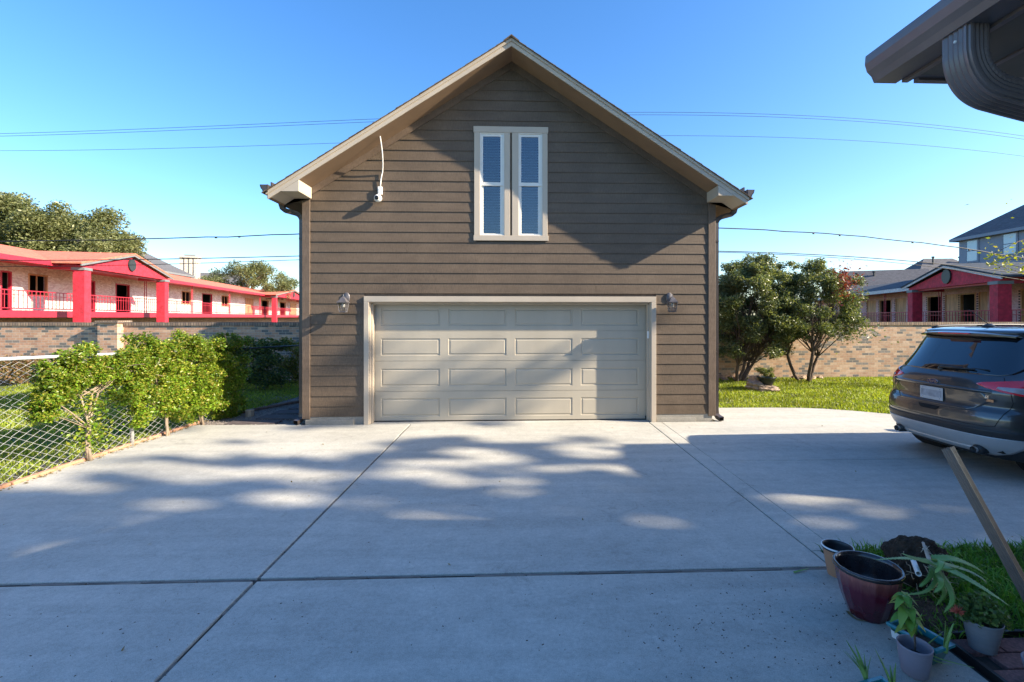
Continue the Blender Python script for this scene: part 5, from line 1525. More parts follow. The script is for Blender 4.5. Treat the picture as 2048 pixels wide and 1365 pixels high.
# --- patches on the rear skin
def patch(name, rows, mat, off=.005, nseg=24, parent=None, smooth=True, thick=None, nz=3, side='s'):
    """rows: list of (z, sL, sR) ; ruled between rows"""
    mb = MB(); mb.smooth = smooth
    R = []
    for i in range(len(rows)-1):
        for j in range(nz):
            t = j/nz; R.append(tuple(rows[i][q]+(rows[i+1][q]-rows[i][q])*t for q in range(3)))
    R.append(rows[-1])
    P = [[Sv(a+(b-a)*i/nseg, z, off) for i in range(nseg+1)] for z, a, b in R]
    idx = [[mb.vert(q) for q in r] for r in P]
    for i in range(len(idx)-1):
        for j in range(nseg): mb.face((idx[i][j], idx[i][j+1], idx[i+1][j+1], idx[i+1][j]))
    # skirt so the patch has an edge
    edge = [idx[0][j] for j in range(nseg+1)] + [idx[i][nseg] for i in range(1, len(idx))] + [idx[-1][j] for j in range(nseg-1, -1, -1)] + [idx[i][0] for i in range(len(idx)-2, 0, -1)]
    pos = [(0, j) for j in range(nseg+1)] + [(i, nseg) for i in range(1, len(idx))] + [(len(idx)-1, j) for j in range(nseg-1, -1, -1)] + [(i, 0) for i in range(len(idx)-2, 0, -1)]
    inn = [mb.vert(Sv(R[a][1]+(R[a][2]-R[a][1])*b/nseg, R[a][0], -.012)) for a, b in pos]
    for i in range(len(edge)): mb.face((edge[i], edge[(i+1) % len(edge)], inn[(i+1) % len(edge)], inn[i]))
    return mb.build(name, mat, parent or car)
# rear glass : y half width by height
patch('rear_window', [(1.135, -.52, .52), (1.16, -.62, .62), (1.22, -.70, .70), (1.34, -.74, .74), (1.46, -.755, .755), (1.555, -.75, .75)], M['carglass'], .006, 40)
# spoiler lip
mb = MB(); mb.smooth = True
def spo(u, v):
    y = (u*2-1)*.60; e = abs(y/.60)
    base = .35 + .12*e**3
    x = base + v*.34; z = 1.600 + .052*math.sin(min(1, v*1.3)*math.pi/2) - .030*e**3
    return (x, y, z)
mb.grid(spo, 30, 8); mb.grid(lambda u, v: (spo(u, 0)[0] + v*.12, spo(u, 0)[1], spo(u, 0)[2] - .018 - .012*v), 30, 3)
mb.grid(lambda u, v: (spo(u, 0)[0] - .0, spo(u, 0)[1], spo(u, 0)[2] - .018*v), 30, 1)
mb.build('spoiler', M['carpaint'], car)
mb = MB(); mb.box((.322, -.20, 1.584), (.36, .20, 1.598)); o = mb.build('brake_light', M['lampred'], car); bevel(o, .004, 2)
# wiper
mb = MB(); mb.smooth = True
w0 = Sv(sy(.0, 1.165), 1.165, .03); w1 = Sv(sy(-.40, 1.175), 1.172, .025)
mb.tube([w0, w1], [.016, .008], 8); mb.tube([Sv(sy(.06, 1.19), 1.19, .02), Sv(sy(-.52, 1.185), 1.18, .018)], .008, 6); mb.lathe([(.001, .03), (.028, .022), (.034, 0)], Sv(0, 1.155, .0), 14, M=Matrix.Rotation(math.radians(-70), 3, 'Y'))
mb.build('rear_wiper', M['carblack'], car)
# tail lamps
for s_ in (-1, 1):
    def rr(L): 
        return [(z, min(s_*a, s_*b), max(s_*a, s_*b)) for z, a, b in L]
    a0 = sy(.40, 1.03)
    lamp = patch('tail_lamp', rr([(.925, .80, .985), (.945, .68, .999), (.975, .55, .999), (1.005, .45, .999), (1.035, .385, .999), (1.055, .42, .999), (1.080, .56, .999), (1.105, .72, .995), (1.12, .82, .97)]), M['lampred'], .010, 24, nz=2)
    patch('lamp_reflector', rr([(.952, .74, .95), (.975, .62, .955), (1.000, .53, .96), (1.022, .54, .96)]), M['lampclear'], .0135, 16, parent=lamp, nz=2)
    patch('lamp_seam', rr([(.95, .802, .809), (1.10, .802, .809)]), M['carpaint'], .016, 2, parent=lamp)
# lower bumper: black plastic, silver insert, red reflectors
patch('rear_bumper', [(.215, -.80, .80), (.25, -.93, .93), (.33, -.999, .999), (.48, -.999, .999), (.555, -.999, .999)], M['carblack'], .006, 60)
patch('skid_plate', [(.262, -.50, .50), (.31, -.62, .62), (.40, -.74, .74), (.455, -.76, .76), (.475, -.73, .73)], M['carsilver'], .016, 40)
patch('skid_recess', [(.285, -.36, .36), (.305, -.40, .40), (.330, -.38, .38)], M['carsilver'], .030, 24)
for s_ in (-1, 1):
    patch('reflector', [(.40, min(s_*.86, s_*.97), max(s_*.86, s_*.97)), (.45, min(s_*.80, s_*.985), max(s_*.80, s_*.985)), (.468, min(s_*.79, s_*.985), max(s_*.79, s_*.985))], M['lampred'], .012, 12)
    mb = MB(); mb.smooth = True
    yc_ = s_*.52
    mb.tube([(.045, yc_, .300), (.30, yc_, .305)], .038, 20, cap=False, ratio=.95); mb.tube([(.05, yc_, .300), (.30, yc_, .305)], .034, 20, cap=False); mb.tube([(.28, yc_, .305), (.29, yc_, .305)], .038, 20)
    o = mb.build('exhaust_tip', M['chrome'], car)
    mb = MB(); mb.smooth = True; mb.tube([(.085, yc_, .305), (.2, yc_, .305)], .052, 20); mb.build('exhaust_surround', M['carblack'], car)
# tailgate shut lines, dark gaps
def gap(name, pts, w_=.005, off=.0035):
    mb = MB()
    L = []
    for i in range(len(pts)-1):
        for k in range(8): L.append((pts[i][0]+(pts[i+1][0]-pts[i][0])*k/8, pts[i][1]+(pts[i+1][1]-pts[i][1])*k/8))
    L.append(pts[-1]); Q = [Sv(sy(y, z), z, off) for y, z in L]
    mb.tube(Q, w_*.6, 4); mb.build(name, M['dark'], car)
gap('tailgate_gap', [(-.66, 1.12), (-.765, .98), (-.78, .86), (-.735, .70), (-.70, .60), (-.62, .585), (.62, .585), (.70, .60), (.735, .70), (.78, .86), (.765, .98), (.66, 1.12)])
# number plate recess, moulding, badge, plate
patch('plate_recess', [(.735, -.33, .33), (.77, -.40, .40), (.86, -.50, .50), (.93, -.46, .46), (.945, -.44, .44)], M['carpaint'], .004, 30)
mb = MB(); mb.smooth = True
mb.grid(lambda u, v: Sv((u*2-1)*.50, .945+.035*v, .006+.028*math.sin(v*math.pi)*(1-abs(u*2-1)**6)), 40, 6); mb.build('tailgate_moulding', M['carpaint'], car)
mb = MB(); xP = Sv(0, .86).x-.018
mb.obox((xP, 0, .855), (.003, 0, -.0002), (0, .155, 0), (0, 0, .078)); pl_ = mb.build('number_plate', M['plate'], car); bevel(pl_, .003, 2)
mb = MB(); mb.obox((xP-.0035, 0, .855), (.0006, 0, 0), (0, .138, 0), (0, 0, .040)); mb.build('plate_print', paint('blurred_plate_print', (.33, .34, .38), .5, .35, 14, 0), pl_)
mb = MB(); mb.smooth = True
for y in (-.115, .115):
    for z in (.91, .80): mb.lathe([(.001, .003), (.006, .002), (.006, 0)], (xP-.004, y, z), 8, M=Matrix.Rotation(math.radians(-90), 3, 'Y'))
mb.build('plate_bolt', M['chrome'], pl_)
patch('handle_recess', [(.668, -.075, .075), (.690, -.10, .10), (.715, -.11, .11)], M['dark'], .004, 10)
def oval(name, c, a, b, d, mat, par):
    mb = MB(); mb.smooth = False
    mb.prism([(c[0], c[1]+a*math.cos(t), c[2]+b*math.sin(t)) for t in [2*math.pi*i/36 for i in range(36)]], (d, 0, 0)); return mb.build(name, mat, par)
xb_ = Sv(0, 1.0).x-.004
bd = oval('badge', (xb_-.002, 0, 1.003), .072, .030, -.012, M['chrome'], car)
oval('badge_face', (xb_-.0145, 0, 1.003), .066, .0255, -.001, M['badgeblue'], bd)
def text(name, s_, size, loc, rot, mat, par, shear=0.0, ext=.0008, space=1.0):
    cu = bpy.data.curves.new(name, 'FONT'); cu.body = s_; cu.size = size; cu.extrude = ext; cu.shear = shear; cu.align_x = 'CENTER'; cu.align_y = 'CENTER'; cu.space_character = space
    tmp = bpy.data.objects.new(name+'_tmp', cu); COL.objects.link(tmp)
    dg = bpy.context.evaluated_depsgraph_get(); me = bpy.data.meshes.new_from_object(tmp.evaluated_get(dg))
    bpy.data.objects.remove(tmp); bpy.data.curves.remove(cu)
    me.materials.clear(); me.materials.append(mat)
    o = bpy.data.objects.new(name, me); COL.objects.link(o); o.parent = par; o.location = loc; o.rotation_euler = rot; return o
RT = (math.radians(90), 0, math.radians(-90))
text('badge_script', 'Ford', .052, (xb_-.0165, 0, 1.003), RT, M['chrome'], bd, .35)
q = Sv(sy(.66, .955), .955, .008); text('left_script', 'ESCAPE', .034, q, (math.radians(90), 0, math.radians(-90-24)), M['chrome'], car, .1, space=1.25)
q = Sv(sy(-.60, .90), .905, .008); text('right_script', 'SE', .040, q, (math.radians(90), 0, math.radians(-90+12)), M['chrome'], car, .3)
q = Sv(sy(-.60, .87), .87, .006)
mb = MB(); mb.obox(q, (.001, 0, 0), Vector((.012*1.0, .085, 0)) * 1, (0, 0, .014)); o = mb.build('right_badge', M['chrome'], car); 
text('right_badge_text', 'ECOBOOST', .022, q + Vector((-.003, 0, 0)), (math.radians(90), 0, math.radians(-90+8)), M['carblack'], o, .1)
# roof: rails, antenna
for s_ in (-1, 1):
    mb = MB(); mb.smooth = True
    P = [(x, s_*(.585 - .0*x), 1.648+.035*math.sin(math.pi*min(1, max(0, (x-.62)/1.9)))**.35) for x in np.linspace(.62, 2.52, 24)]
    mb.tube(P, .017, 8); mb.build('roof_rail', M['carblack'], car)
mb = MB(); mb.smooth = True; mb.lathe([(.001, .035), (.025, .030), (.045, .012), (.055, -.01)], (.80, 0, 1.672), 16, M=Matrix.Diagonal((1.6, 1, 1)))
an = mb.build('antenna_base', M['carblack'], car)
mb = MB(); mb.smooth = True; mb.tube([(.80, 0, 1.70), (.54, .0, 1.885)], [.006, .0025], 6); mb.build('antenna', M['carblack'], an)
# side windows, pillars, door gaps, mirrors
def side_pt(x, z, s_, off=.004): return Vector((x, s_*(float(np.interp(z, ZT, WW))+off), z))
for s_ in (-1, 1):
    for nm, poly in (('quarter_window', [(.95, 1.16), (1.25, 1.13), (1.32, 1.50), (1.05, 1.50)]), ('door_window', [(1.32, 1.125), (2.10, 1.10), (2.12, 1.55), (1.40, 1.53)]), ('door_window', [(2.18, 1.10), (3.10, 1.08), (2.55, 1.52), (2.20, 1.55)])):
        mb = MB(); mb.smooth = True
        a, b, c, d = poly
        mb.grid(lambda u, v: side_pt((a[0]+(b[0]-a[0])*u)*(1-v)+(d[0]+(c[0]-d[0])*u)*v, (a[1]+(b[1]-a[1])*u)*(1-v)+(d[1]+(c[1]-d[1])*u)*v, s_, .005), 12, 8)
        mb.build(nm, M['carglass'], car)
    for xg in (1.36, 2.15, 3.15):
        mb = MB(); mb.tube([side_pt(xg+(.05 if z_ < .6 else 0), z_, s_, .002) for z_ in np.linspace(.42, 1.09, 10)], .003, 4); mb.build('door_gap', M['dark'], car)
    mb = MB(); mb.tube([side_pt(x, .40, s_, .003) for x in np.linspace(1.35, 3.2, 12)], .045, 6); mb.build('sill', M['carblack'], car)
    for xg in (1.62, 2.45):
        mb = MB(); mb.smooth = True; mb.tube([side_pt(xg-.1, .98, s_, .01), side_pt(xg, .98, s_, .03), side_pt(xg+.1, .98, s_, .01)], .012, 8); mb.build('door_handle', M['carpaint'], car)
    mb = MB(); mb.smooth = True; c = side_pt(3.02, 1.12, s_, .11); mb.lathe([(.001, -.09), (.06, -.07), (.085, 0), (.07, .06), (.001, .08)], c, 14, M=Matrix.Diagonal((.8, 1.3, .9))); mb.tube([c, side_pt(3.06, 1.08, s_, 0)], .02, 6); mb.build('wing_mirror', M['carpaint'], car)
    mb = MB(); mb.smooth = True
    for wx_, _ in wheels:
        mb.tube([Vector((wx_+.40*math.cos(t), s_*(.925 if .2 < .5 else .9), .345+.40*math.sin(t))) for t in np.linspace(-.15, math.pi+.15, 26)], .026, 6)
    mb.build('wheel_arch_trim', M['carblack'], car)
# windscreen and headlamps, front
mb = MB(); mb.smooth = True
mb.grid(lambda u, v: Vector((float(np.interp(1.12+v*.42, ZT, XF))+.008-.12*abs(2*u-1)**2, (2*u-1)*(float(np.interp(1.12+v*.42, ZT, WW))-.10), 1.12+v*.42+.004)), 16, 8); mb.build('windscreen', M['carglass'], car)
for s_ in (-1, 1):
    mb = MB(); mb.smooth = True; mb.grid(lambda u, v: Vector((4.46-u*.38-.1*v, s_*(.55+.34*u), .74+.13*v)), 8, 4); mb.build('headlamp', M['lampclear'], car)
# wheels
for wx_, _ in wheels:
    for s_ in (-1, 1):
        wy_ = s_*.785
        Mx = Matrix.Rotation(math.radians(-90*s_), 3, 'X')
        prof = [(.225, -.105), (.30, -.115), (.335, -.105), (.348, -.075), (.350, -.052), (.341, -.050), (.341, -.042), (.351, -.040), (.352, -.012), (.342, -.010), (.342, 0), (.352, .002), (.351, .038), (.341, .040), (.341, .048), (.350, .050), (.348, .075), (.335, .105), (.30, .115), (.225, .105)]
        mb = MB(); mb.smooth = True; mb.lathe(prof, (wx_, wy_, .350), 40, M=Mx); wh = mb.build('wheel', M['rubber'], car)
        mb = MB(); mb.smooth = True
        mb.lathe([(.225, .10), (.215, .085), (.20, -.09), (.225, -.10)], (wx_, wy_, .350), 32, M=Mx)
        mb.lathe([(.001, .075), (.05, .075), (.055, .05), (.07, .04), (.07, .0), (.001, .0)], (wx_, wy_, .350), 20, M=Mx)
        for k in range(10):
            a = 2*math.pi*k/10; d = Vector((math.cos(a), 0, math.sin(a))); t = Vector((-math.sin(a), 0, math.cos(a)))
            mb.obox(Vector((wx_, wy_+s_*.055, .350)) + d*.135, d*.085, t*.013, (0, .012, 0))
        mb.build('rim', M['alloy'], wh)
        mb = MB(); mb.tube([(wx_, wy_-s_*.03, .35), (wx_, wy_-s_*.01, .35)], .15, 24); mb.build('brake_disc', M['darkmetal'], wh)
# ================================================================== POTS, PLANTS, PIPE (foreground right)
random.seed(12)
M['potsoil'] = M['soil']
def glaze(name, base, top, z0, z1):
    m, n, p = newmat(name)
    tc = n.nodes.new('ShaderNodeTexCoord'); sx = n.nodes.new('ShaderNodeSeparateXYZ'); n.links.new(tc.outputs['Object'], sx.inputs[0])
    nz = noise(n, coords(n, (1, 1, .12)), 45, 4, .7)
    ad = node(n, 'ShaderNodeMath', operation='MULTIPLY_ADD', inp={1: .09, 2: -.045}); n.links.new(nz, ad.inputs[0])
    s2_ = node(n, 'ShaderNodeMath', operation='ADD'); n.links.new(sx.outputs['Z'], s2_.inputs[0]); n.links.new(ad.outputs[0], s2_.inputs[1])
    mr = node(n, 'ShaderNodeMapRange', inp={'From Min': z0, 'From Max': z1}); n.links.new(s2_.outputs[0], mr.inputs[0])
    r = ramp(n, mr.outputs[0], [(0, base), (.60, tuple(x*1.7 for x in base)), (.82, tuple((a+b)/2 for a, b in zip(base, top))), (.92, top), (1, tuple(x*1.3 for x in top))])
    n.links.new(r.outputs[0], p.inputs['Base Color']); p.inputs['Roughness'].default_value = .18; p.inputs['Coat Weight'].default_value = .6; p.inputs['Coat Roughness'].default_value = .08
    bump(n, p, noise(n, coords(n), 12, 3), .15, .004); return m
# ribbed tan pot
c = GP(1683, 1160); c = Vector((c.x+.02, c.y+.07, 0))
t = thing('ribbed_pot', 'empty tan ribbed plastic pot with a white rim behind the maroon pot', 'plant pot', c)
mb = MB(c); mb.smooth = False
rb = lambda a, z: 1 + .018*(1 if math.sin(a*44) > 0 else -1)*(1 if .012 < z < .185 else 0)
mb.lathe([(.062, 0), (.064, .01), (.094, .188)], c, 176, facet=rb, cap=False); mb.build('pot_wall', paint('tan_pot', (.42, .21, .12), .6, .08, 8, .1, 80), t)
mb = MB(c); mb.smooth = True; mb.lathe([(.094, .186), (.101, .188), (.102, .205), (.095, .207), (.090, .202), (.088, .18), (.062, .02), (.001, .02)], c, 48, cap=False); mb.build('rim', paint('pot_rim_black', (.03, .028, .03), .4, .2, 8, .1, 80), t)
mb = MB(c); mb.smooth = True; mb.lathe([(.0945, .2055), (.0965, .2085), (.1015, .2065), (.1035, .200)], c, 48, cap=False); mb.build('rim_edge', M['white'], t)
# maroon glazed pot
c = GP(1751, 1247); c = Vector((c.x+.02, c.y+.09, 0))
t = thing('glazed_pot', 'large empty maroon glazed pot with faceted sides and dark rim', 'plant pot', c)
fc = lambda a, z: 1 - .035*abs(math.sin(a*8))**.8*(1 if .03 < z < .30 else .0)
prof = [(.100, 0), (.106, .012), (.128, .065), (.150, .13), (.168, .205), (.176, .265), (.178, .285)]
mb = MB(c); mb.smooth = True; mb.lathe(prof, c, 128, facet=lambda a, z: 1 - .03*abs(math.sin(a*8+.3))**.7, cap=False); mb.build('pot_wall', glaze('maroon_glaze', (.060, .005, .014), (.36, .12, .10), .02, .30), t)
mb = MB(c); mb.smooth = True; mb.lathe([(.176, .280), (.188, .284), (.190, .300), (.184, .308), (.172, .306), (.166, .28), (.155, .20), (.12, .10), (.001, .09)], c, 16*4, facet=lambda a, z: 1 - .018*abs(math.sin(a*8+.3))**.7*(1 if z > .27 else 0), cap=False); mb.build('rim', paint('dark_glaze', (.030, .022, .024), .25, .4, 12, .3, 40, coat=.5), t)
mb = MB(c); mb.obox((c.x-.02, c.y-.10, .20), (.035, .006, .004), (-.002, .010, .008), (0, 0, .003)); mb.build('plant_tag', M['white'], t)
mb = MB(c); mb.smooth = True; mb.grid(lambda u, v: c+Vector(((u-.5)*.26, (v-.5)*.26, .105+.02*math.sin(u*9)*math.cos(v*7))), 12, 12)
# round off the soil sheet
mb = MB(c); mb.smooth = True; mb.lathe([(.14, .13), (.10, .125), (.05, .135), (.001, .128)], c, 32, facet=lambda a, z: 1+.05*math.sin(5*a)); mb.build('soil', M['soil'], t)

# root ball of the tipped aloe
c = GP(1845, 1212); c = Vector((c.x+.085, c.y+.15, .02))
t = thing('root_ball', 'dark soil root ball lying on its side on the grass', 'soil clump', c)
mb = MB(c); mb.smooth = True
ax = Vector((.42, .62, .66)).normalized()      # axis: broad face turned up and away
R = ax.to_track_quat('Z', 'Y').to_matrix()
import mathutils
def lump(a, z):
    return 1 + .07*math.sin(3*a+z*30) + .05*math.sin(7*a+1) + .04*math.sin(13*a+z*60)
mb.lathe([(.001, -.15), (.085, -.145), (.115, -.10), (.155, -.02), (.178, .06), (.178, .10), (.15, .118), (.001, .125)], c + Vector((.03, .02, .155)), 48, facet=lump, M=R)
o = mb.build('soil_body', paint('root_soil', (.045, .028, .018), .95, .6, 30, 1.0, 60, bdist=.03), t)
dm = o.modifiers.new('d', 'SUBSURF'); dm.levels = 2; dm.render_levels = 2
tx = bpy.data.textures.new('lumps', 'CLOUDS'); tx.noise_scale = .035
dd = o.modifiers.new('n', 'DISPLACE'); dd.texture = tx; dd.strength = .035; dd.mid_level = .5
mb = MB(c); mb.smooth = True
for k in range(120):
    a = random.uniform(0, 6.28); r0 = random.uniform(.02, .16)
    p0 = c + Vector((.03, .02, .155)) + R @ Vector((r0*math.cos(a), r0*math.sin(a), random.uniform(-.14, .12)))
    p1 = p0 + Vector((random.uniform(-.09, .09), random.uniform(-.12, .02), random.uniform(-.06, .06)))
    mb.tube([p0, p0.lerp(p1, .5) + Vector((0, 0, random.uniform(-.02, .03))), p1], [.003, .0025, .001], 5)
mb.build('roots', paint('pale_roots', (.42, .33, .22), .8, .2, 20, .1), t)
# loose soil spilled below
sp = GP(1830, 1235)
mb = MB(sp); mb.smooth = True
def soilz(u, v):
    x, y = (u-.5)*.62, (v-.5)*.56; r = math.hypot(x/.31, y/.28)
    return sp + Vector((x+.06, y+.10, -.012 + max(0, .055*(1-r**2)) + .012*random.random()*(r < 1)))
mb.grid(soilz, 34, 30); o = mb.build('soil_spill', M['soil']); o.location = sp; tag(o, 'loose dark soil spilled on the grass under the tipped aloe', 'soil')
# PVC pipe piece
a, b = DP(1826, 1120, 2.93), DP(1837, 1148, 2.72)
mb = MB(a); mb.smooth = True
d = (b-a).normalized()
mb.tube([a, b], .0145, 20, cap=False); mb.tube([a, b], .0115, 20, cap=False); 
mb.lathe([(.0145, 0), (.0115, 0)], b, 20, M=d.to_track_quat('Z', 'Y').to_matrix(), cap=False)
mb.keep = True
o = mb.build('plastic_pipe', M['white']); o.location = a; tag(o, 'short white plastic pipe sticking out of the root ball', 'pipe')

# aloe leaves: tapering, channelled, curved blades
def blade(mb, pts, w0, th=.35, up=(0, 0, 1), n=14, keel=.5, spines=True):
    P = cat([Vector(p) for p in pts], max(2, n//(len(pts)-1)))
    L = len(P); prev = None; rings = []
    up = Vector(up)
    for k, p in enumerate(P):
        t_ = k/(L-1); t = (P[min(k+1, L-1)]-P[max(k-1, 0)]).normalized()
        a = t.cross(up) if prev is None else prev - t*prev.dot(t)
        if a.length < 1e-4: a = Vector((1, 0, 0))
        a.normalize(); prev = a; b = a.cross(t)
        w = w0*(1-t_**1.6)*(1 if t_ > .05 else .85) + .0012
        pr = [(-w, .10*w), (-w*.55, -.28*w*keel*2), (0, -.42*w*keel*2), (w*.55, -.28*w*keel*2), (w, .10*w), (w*.5, -.02*w), (0, -.08*w), (-w*.5, -.02*w)]
        rings.append([mb.vert(p+a*x+b*y) for x, y in pr])
        if spines and k % 1 == 0 and 0 < t_ < .92:
            for s_ in (-1, 1):
                e = p + a*w*s_ + b*.1*w; mb.poly([e - t*.0035, e + t*.0035, e + a*s_*.005 + t*.003])
    for k in range(L-1):
        for j in range(8): mb.face((rings[k][j], rings[k][(j+1) % 8], rings[k+1][(j+1) % 8], rings[k+1][j]))
    mb.face(rings[0][::-1]); mb.face(rings[-1])
d0 = 2.72
al_c = DP(1866, 1128, 2.80)
AB = Vector((al_c.x, al_c.y, 0))
t = thing('aloe_plant', 'large uprooted aloe sprawling over the root ball and grass', 'aloe plant', AB)
L_ = [  # photo points with distance
    [(1858, 1122, 2.82), (1830, 1118, 2.78), (1795, 1117, 2.74), (1752, 1120, 2.70)],
    [(1866, 1126, 2.80), (1845, 1122, 2.72), (1820, 1114, 2.66), (1803, 1107, 2.66)],
    [(1866, 1118, 2.82), (1905, 1118, 2.80), (1945, 1132, 2.78), (1970, 1148, 2.76)],
    [(1864, 1126, 2.80), (1910, 1145, 2.70), (1955, 1170, 2.62), (1995, 1197, 2.55)],
    [(1868, 1130, 2.80), (1920, 1150, 2.76), (1965, 1175, 2.70), (2020, 1213, 2.62)],
    [(1866, 1128, 2.78), (1885, 1138, 2.68), (1910, 1138, 2.66), (1928, 1130, 2.66)],
    [(1868, 1122, 2.78), (1882, 1122, 2.70), (1880, 1135, 2.66), (1870, 1146, 2.66)],
    [(1864, 1134, 2.80), (1880, 1155, 2.70), (1882, 1172, 2.66), (1868, 1186, 2.66)],
    [(1866, 1134, 2.80), (1892, 1165, 2.70), (1905, 1200, 2.62), (1888, 1226, 2.60)],
    [(1862, 1134, 2.80), (1872, 1160, 2.74), (1850, 1184, 2.66), (1804, 1190, 2.64)],
    [(1864, 1134, 2.82), (1862, 1150, 2.78), (1850, 1165, 2.74), (1838, 1174, 2.74)],
    [(1866, 1132, 2.84), (1884, 1170, 2.78), (1888, 1190, 2.74), (1872, 1212, 2.72)],
    [(1872, 1124, 2.84), (1930, 1140, 2.90), (1965, 1158, 2.86), (1975, 1170, 2.84)]]
for i, pts in enumerate(L_):
    mb = MB(AB); mb.smooth = True
    w_ = [.010, .017, .019, .021, .017, .015, .016, .018, .018, .012, .010, .014, .013][i]
    Q = [DP(*q) for q in pts]
    blade(mb, Q, w_*1.28, up=(0, -.4, 1), n=18); mb.build('leaf', M['leaf_aloe'], t)
mb = MB(AB); mb.smooth = True; mb.tube([DP(1868, 1136, 2.84), DP(1858, 1118, 2.88), DP(1846, 1086, 3.02)], [.016, .013, .008], 8)
for k in range(9): 
    p0 = DP(1850+random.uniform(-6, 6), 1100+random.uniform(-12, 12), 2.92); mb.tube([p0, p0+Vector((random.uniform(-.05, .05), random.uniform(-.04, .02), random.uniform(-.04, .03)))], [.0035, .001], 5)
mb.build('stem', paint('dry_aloe_stem', (.50, .42, .34), .8, .25, 30, .3), t)

# teal trough planters
teal = paint('teal_ceramic', (.010, .105, .095), .28, .25, 10, .15, 30, coat=.5); tealrim = paint('teal_rim', (.02, .20, .24), .3, .2, 12, .1, 40, coat=.5)
def trough(label, A, B2, wd, h, z0=0.0, sticker=False):
    """A,B2: centres of the short ends at rim level"""
    A = Vector((A[0], A[1], 0)); B2 = Vector((B2[0], B2[1], 0)); t_ = (B2-A).normalized(); n_ = Vector((-t_.y, t_.x, 0)); c = (A+B2)/2; L = (B2-A).length
    root = thing('trough_planter', label, 'planter', c, 0)
    def rect(hl, hw, z): return [c + t_*a*hl + n_*b*hw + Vector((0, 0, z)) for a, b in ((-1, -1), (1, -1), (1, 1), (-1, 1))]
    mb = MB(c); R = [rect(L/2-.045, wd/2-.035, .0), rect(L/2-.012, wd/2-.010, h-.016), rect(L/2-.020, wd/2-.018, h-.018), rect(L/2-.05, wd/2-.04, .02)]
    idx = [[mb.vert(p) for p in r] for r in R]
    for k in range(3):
        for j in range(4): mb.face((idx[k][j], idx[k][(j+1) % 4], idx[k+1][(j+1) % 4], idx[k+1][j]))
    mb.face(idx[0][::-1]); mb.face(idx[3]); o = mb.build('trough', teal, root); bevel(o, .004, 2)
    mb = MB(c); R = [rect(L/2-.012, wd/2-.010, h-.020), rect(L/2, wd/2, h-.016), rect(L/2, wd/2, h), rect(L/2-.020, wd/2-.020, h), rect(L/2-.022, wd/2-.022, h-.03)]
    idx = [[mb.vert(p) for p in r] for r in R]
    for k in range(4):
        for j in range(4): mb.face((idx[k][j], idx[k][(j+1) % 4], idx[k+1][(j+1) % 4], idx[k+1][j]))
    o = mb.build('rim', tealrim, root); bevel(o, .003, 2)
    mb = MB(c); mb.smooth = True
    mb.grid(lambda u, v: c + t_*(u*2-1)*(L/2-.025) + n_*(v*2-1)*(wd/2-.025) + Vector((0, 0, h-.04+.012*random.random())), 24, 10); mb.build('soil', M['soil'], root)
    if sticker:
        mb = MB(c); q = c - t_*(L*.26) - n_*(wd/2-.012)
        sl_ = Vector((n_.x*-.3, n_.y*-.3, 1)).normalized()
        mb.obox(q + Vector((0, 0, h*.55)) - n_*.004, t_*.036, n_*.001, (Vector((0, 0, 1)) - n_*.22).normalized()*.022); mb.build('sticker', M['white'], root)
    return root, c, t_, n_
A = GP(1790, 1243, .10); B2 = GP(1893, 1302, .10)
A = (A.x+.0, A.y); B2 = (B2.x, B2.y)
tr1, tc1, tt1, tn1 = trough('teal ceramic trough with soil and aloe pups, its long side beside the paver edging', A, B2, .155, .115, sticker=True)
A = GP(1738, 1361, .10); B2 = GP(1840, 1440, .10)
tr2, tc2, tt2, tn2 = trough('teal ceramic trough cut off by the bottom edge, filled with spiky aloe pups', (A.x, A.y), (B2.x, B2.y), .15, .11)
def pup(label, c, hs, n, seed, lean=(0, 0), spread=.6, grp='aloe pups in the teal troughs', w=.008):
    random.seed(seed); root = thing('aloe_pup', label, 'aloe plant', c, 0, grp)
    for k in range(n):
        a = 2*math.pi*k/n + random.uniform(-.3, .3); h = hs*random.uniform(.65, 1.05); sp_ = spread*random.uniform(.3, 1)
        d = Vector((math.cos(a), math.sin(a), 0))
        mb = MB(c); mb.smooth = True
        tip = c + d*h*sp_*.8 + Vector((lean[0], lean[1], 0))*h + Vector((0, 0, h))
        blade(mb, [c + d*.004, c + d*h*sp_*.25 + Vector((lean[0], lean[1], 0))*h*.3 + Vector((0, 0, h*.45)), tip], w, up=(-d.x, -d.y, .2), n=8, spines=False); mb.build('leaf', M['leaf_aloe'], root)
    return root
zs = .085
pup('plump upright aloe pup in the middle of the first teal trough', tc1 + tt1*-.03 + tn1*.01 + Vector((0, 0, zs)), .12, 7, 1, spread=.45, w=.011)
pup('curved aloe pup at the right end of the first teal trough', tc1 + tt1*.12 + tn1*.0 + Vector((0, 0, zs)), .15, 3, 2, lean=(.25, 0), spread=.3, w=.011)
pup('dense clump of spiky aloe leaves at the left of the bottom trough', tc2 + tt2*-.13 + Vector((0, 0, zs)), .15, 10, 3, lean=(-.3, .1), spread=.6)
pup('slender aloe pup standing at the back of the bottom trough', tc2 + tt2*-.02 + tn2*.03 + Vector((0, 0, zs)), .19, 7, 4, lean=(-.1, .1), spread=.4)
pup('short aloe pup at the cut off end of the bottom trough', tc2 + tt2*.08 + tn2*.02 + Vector((0, 0, zs)), .12, 6, 5, spread=.5)
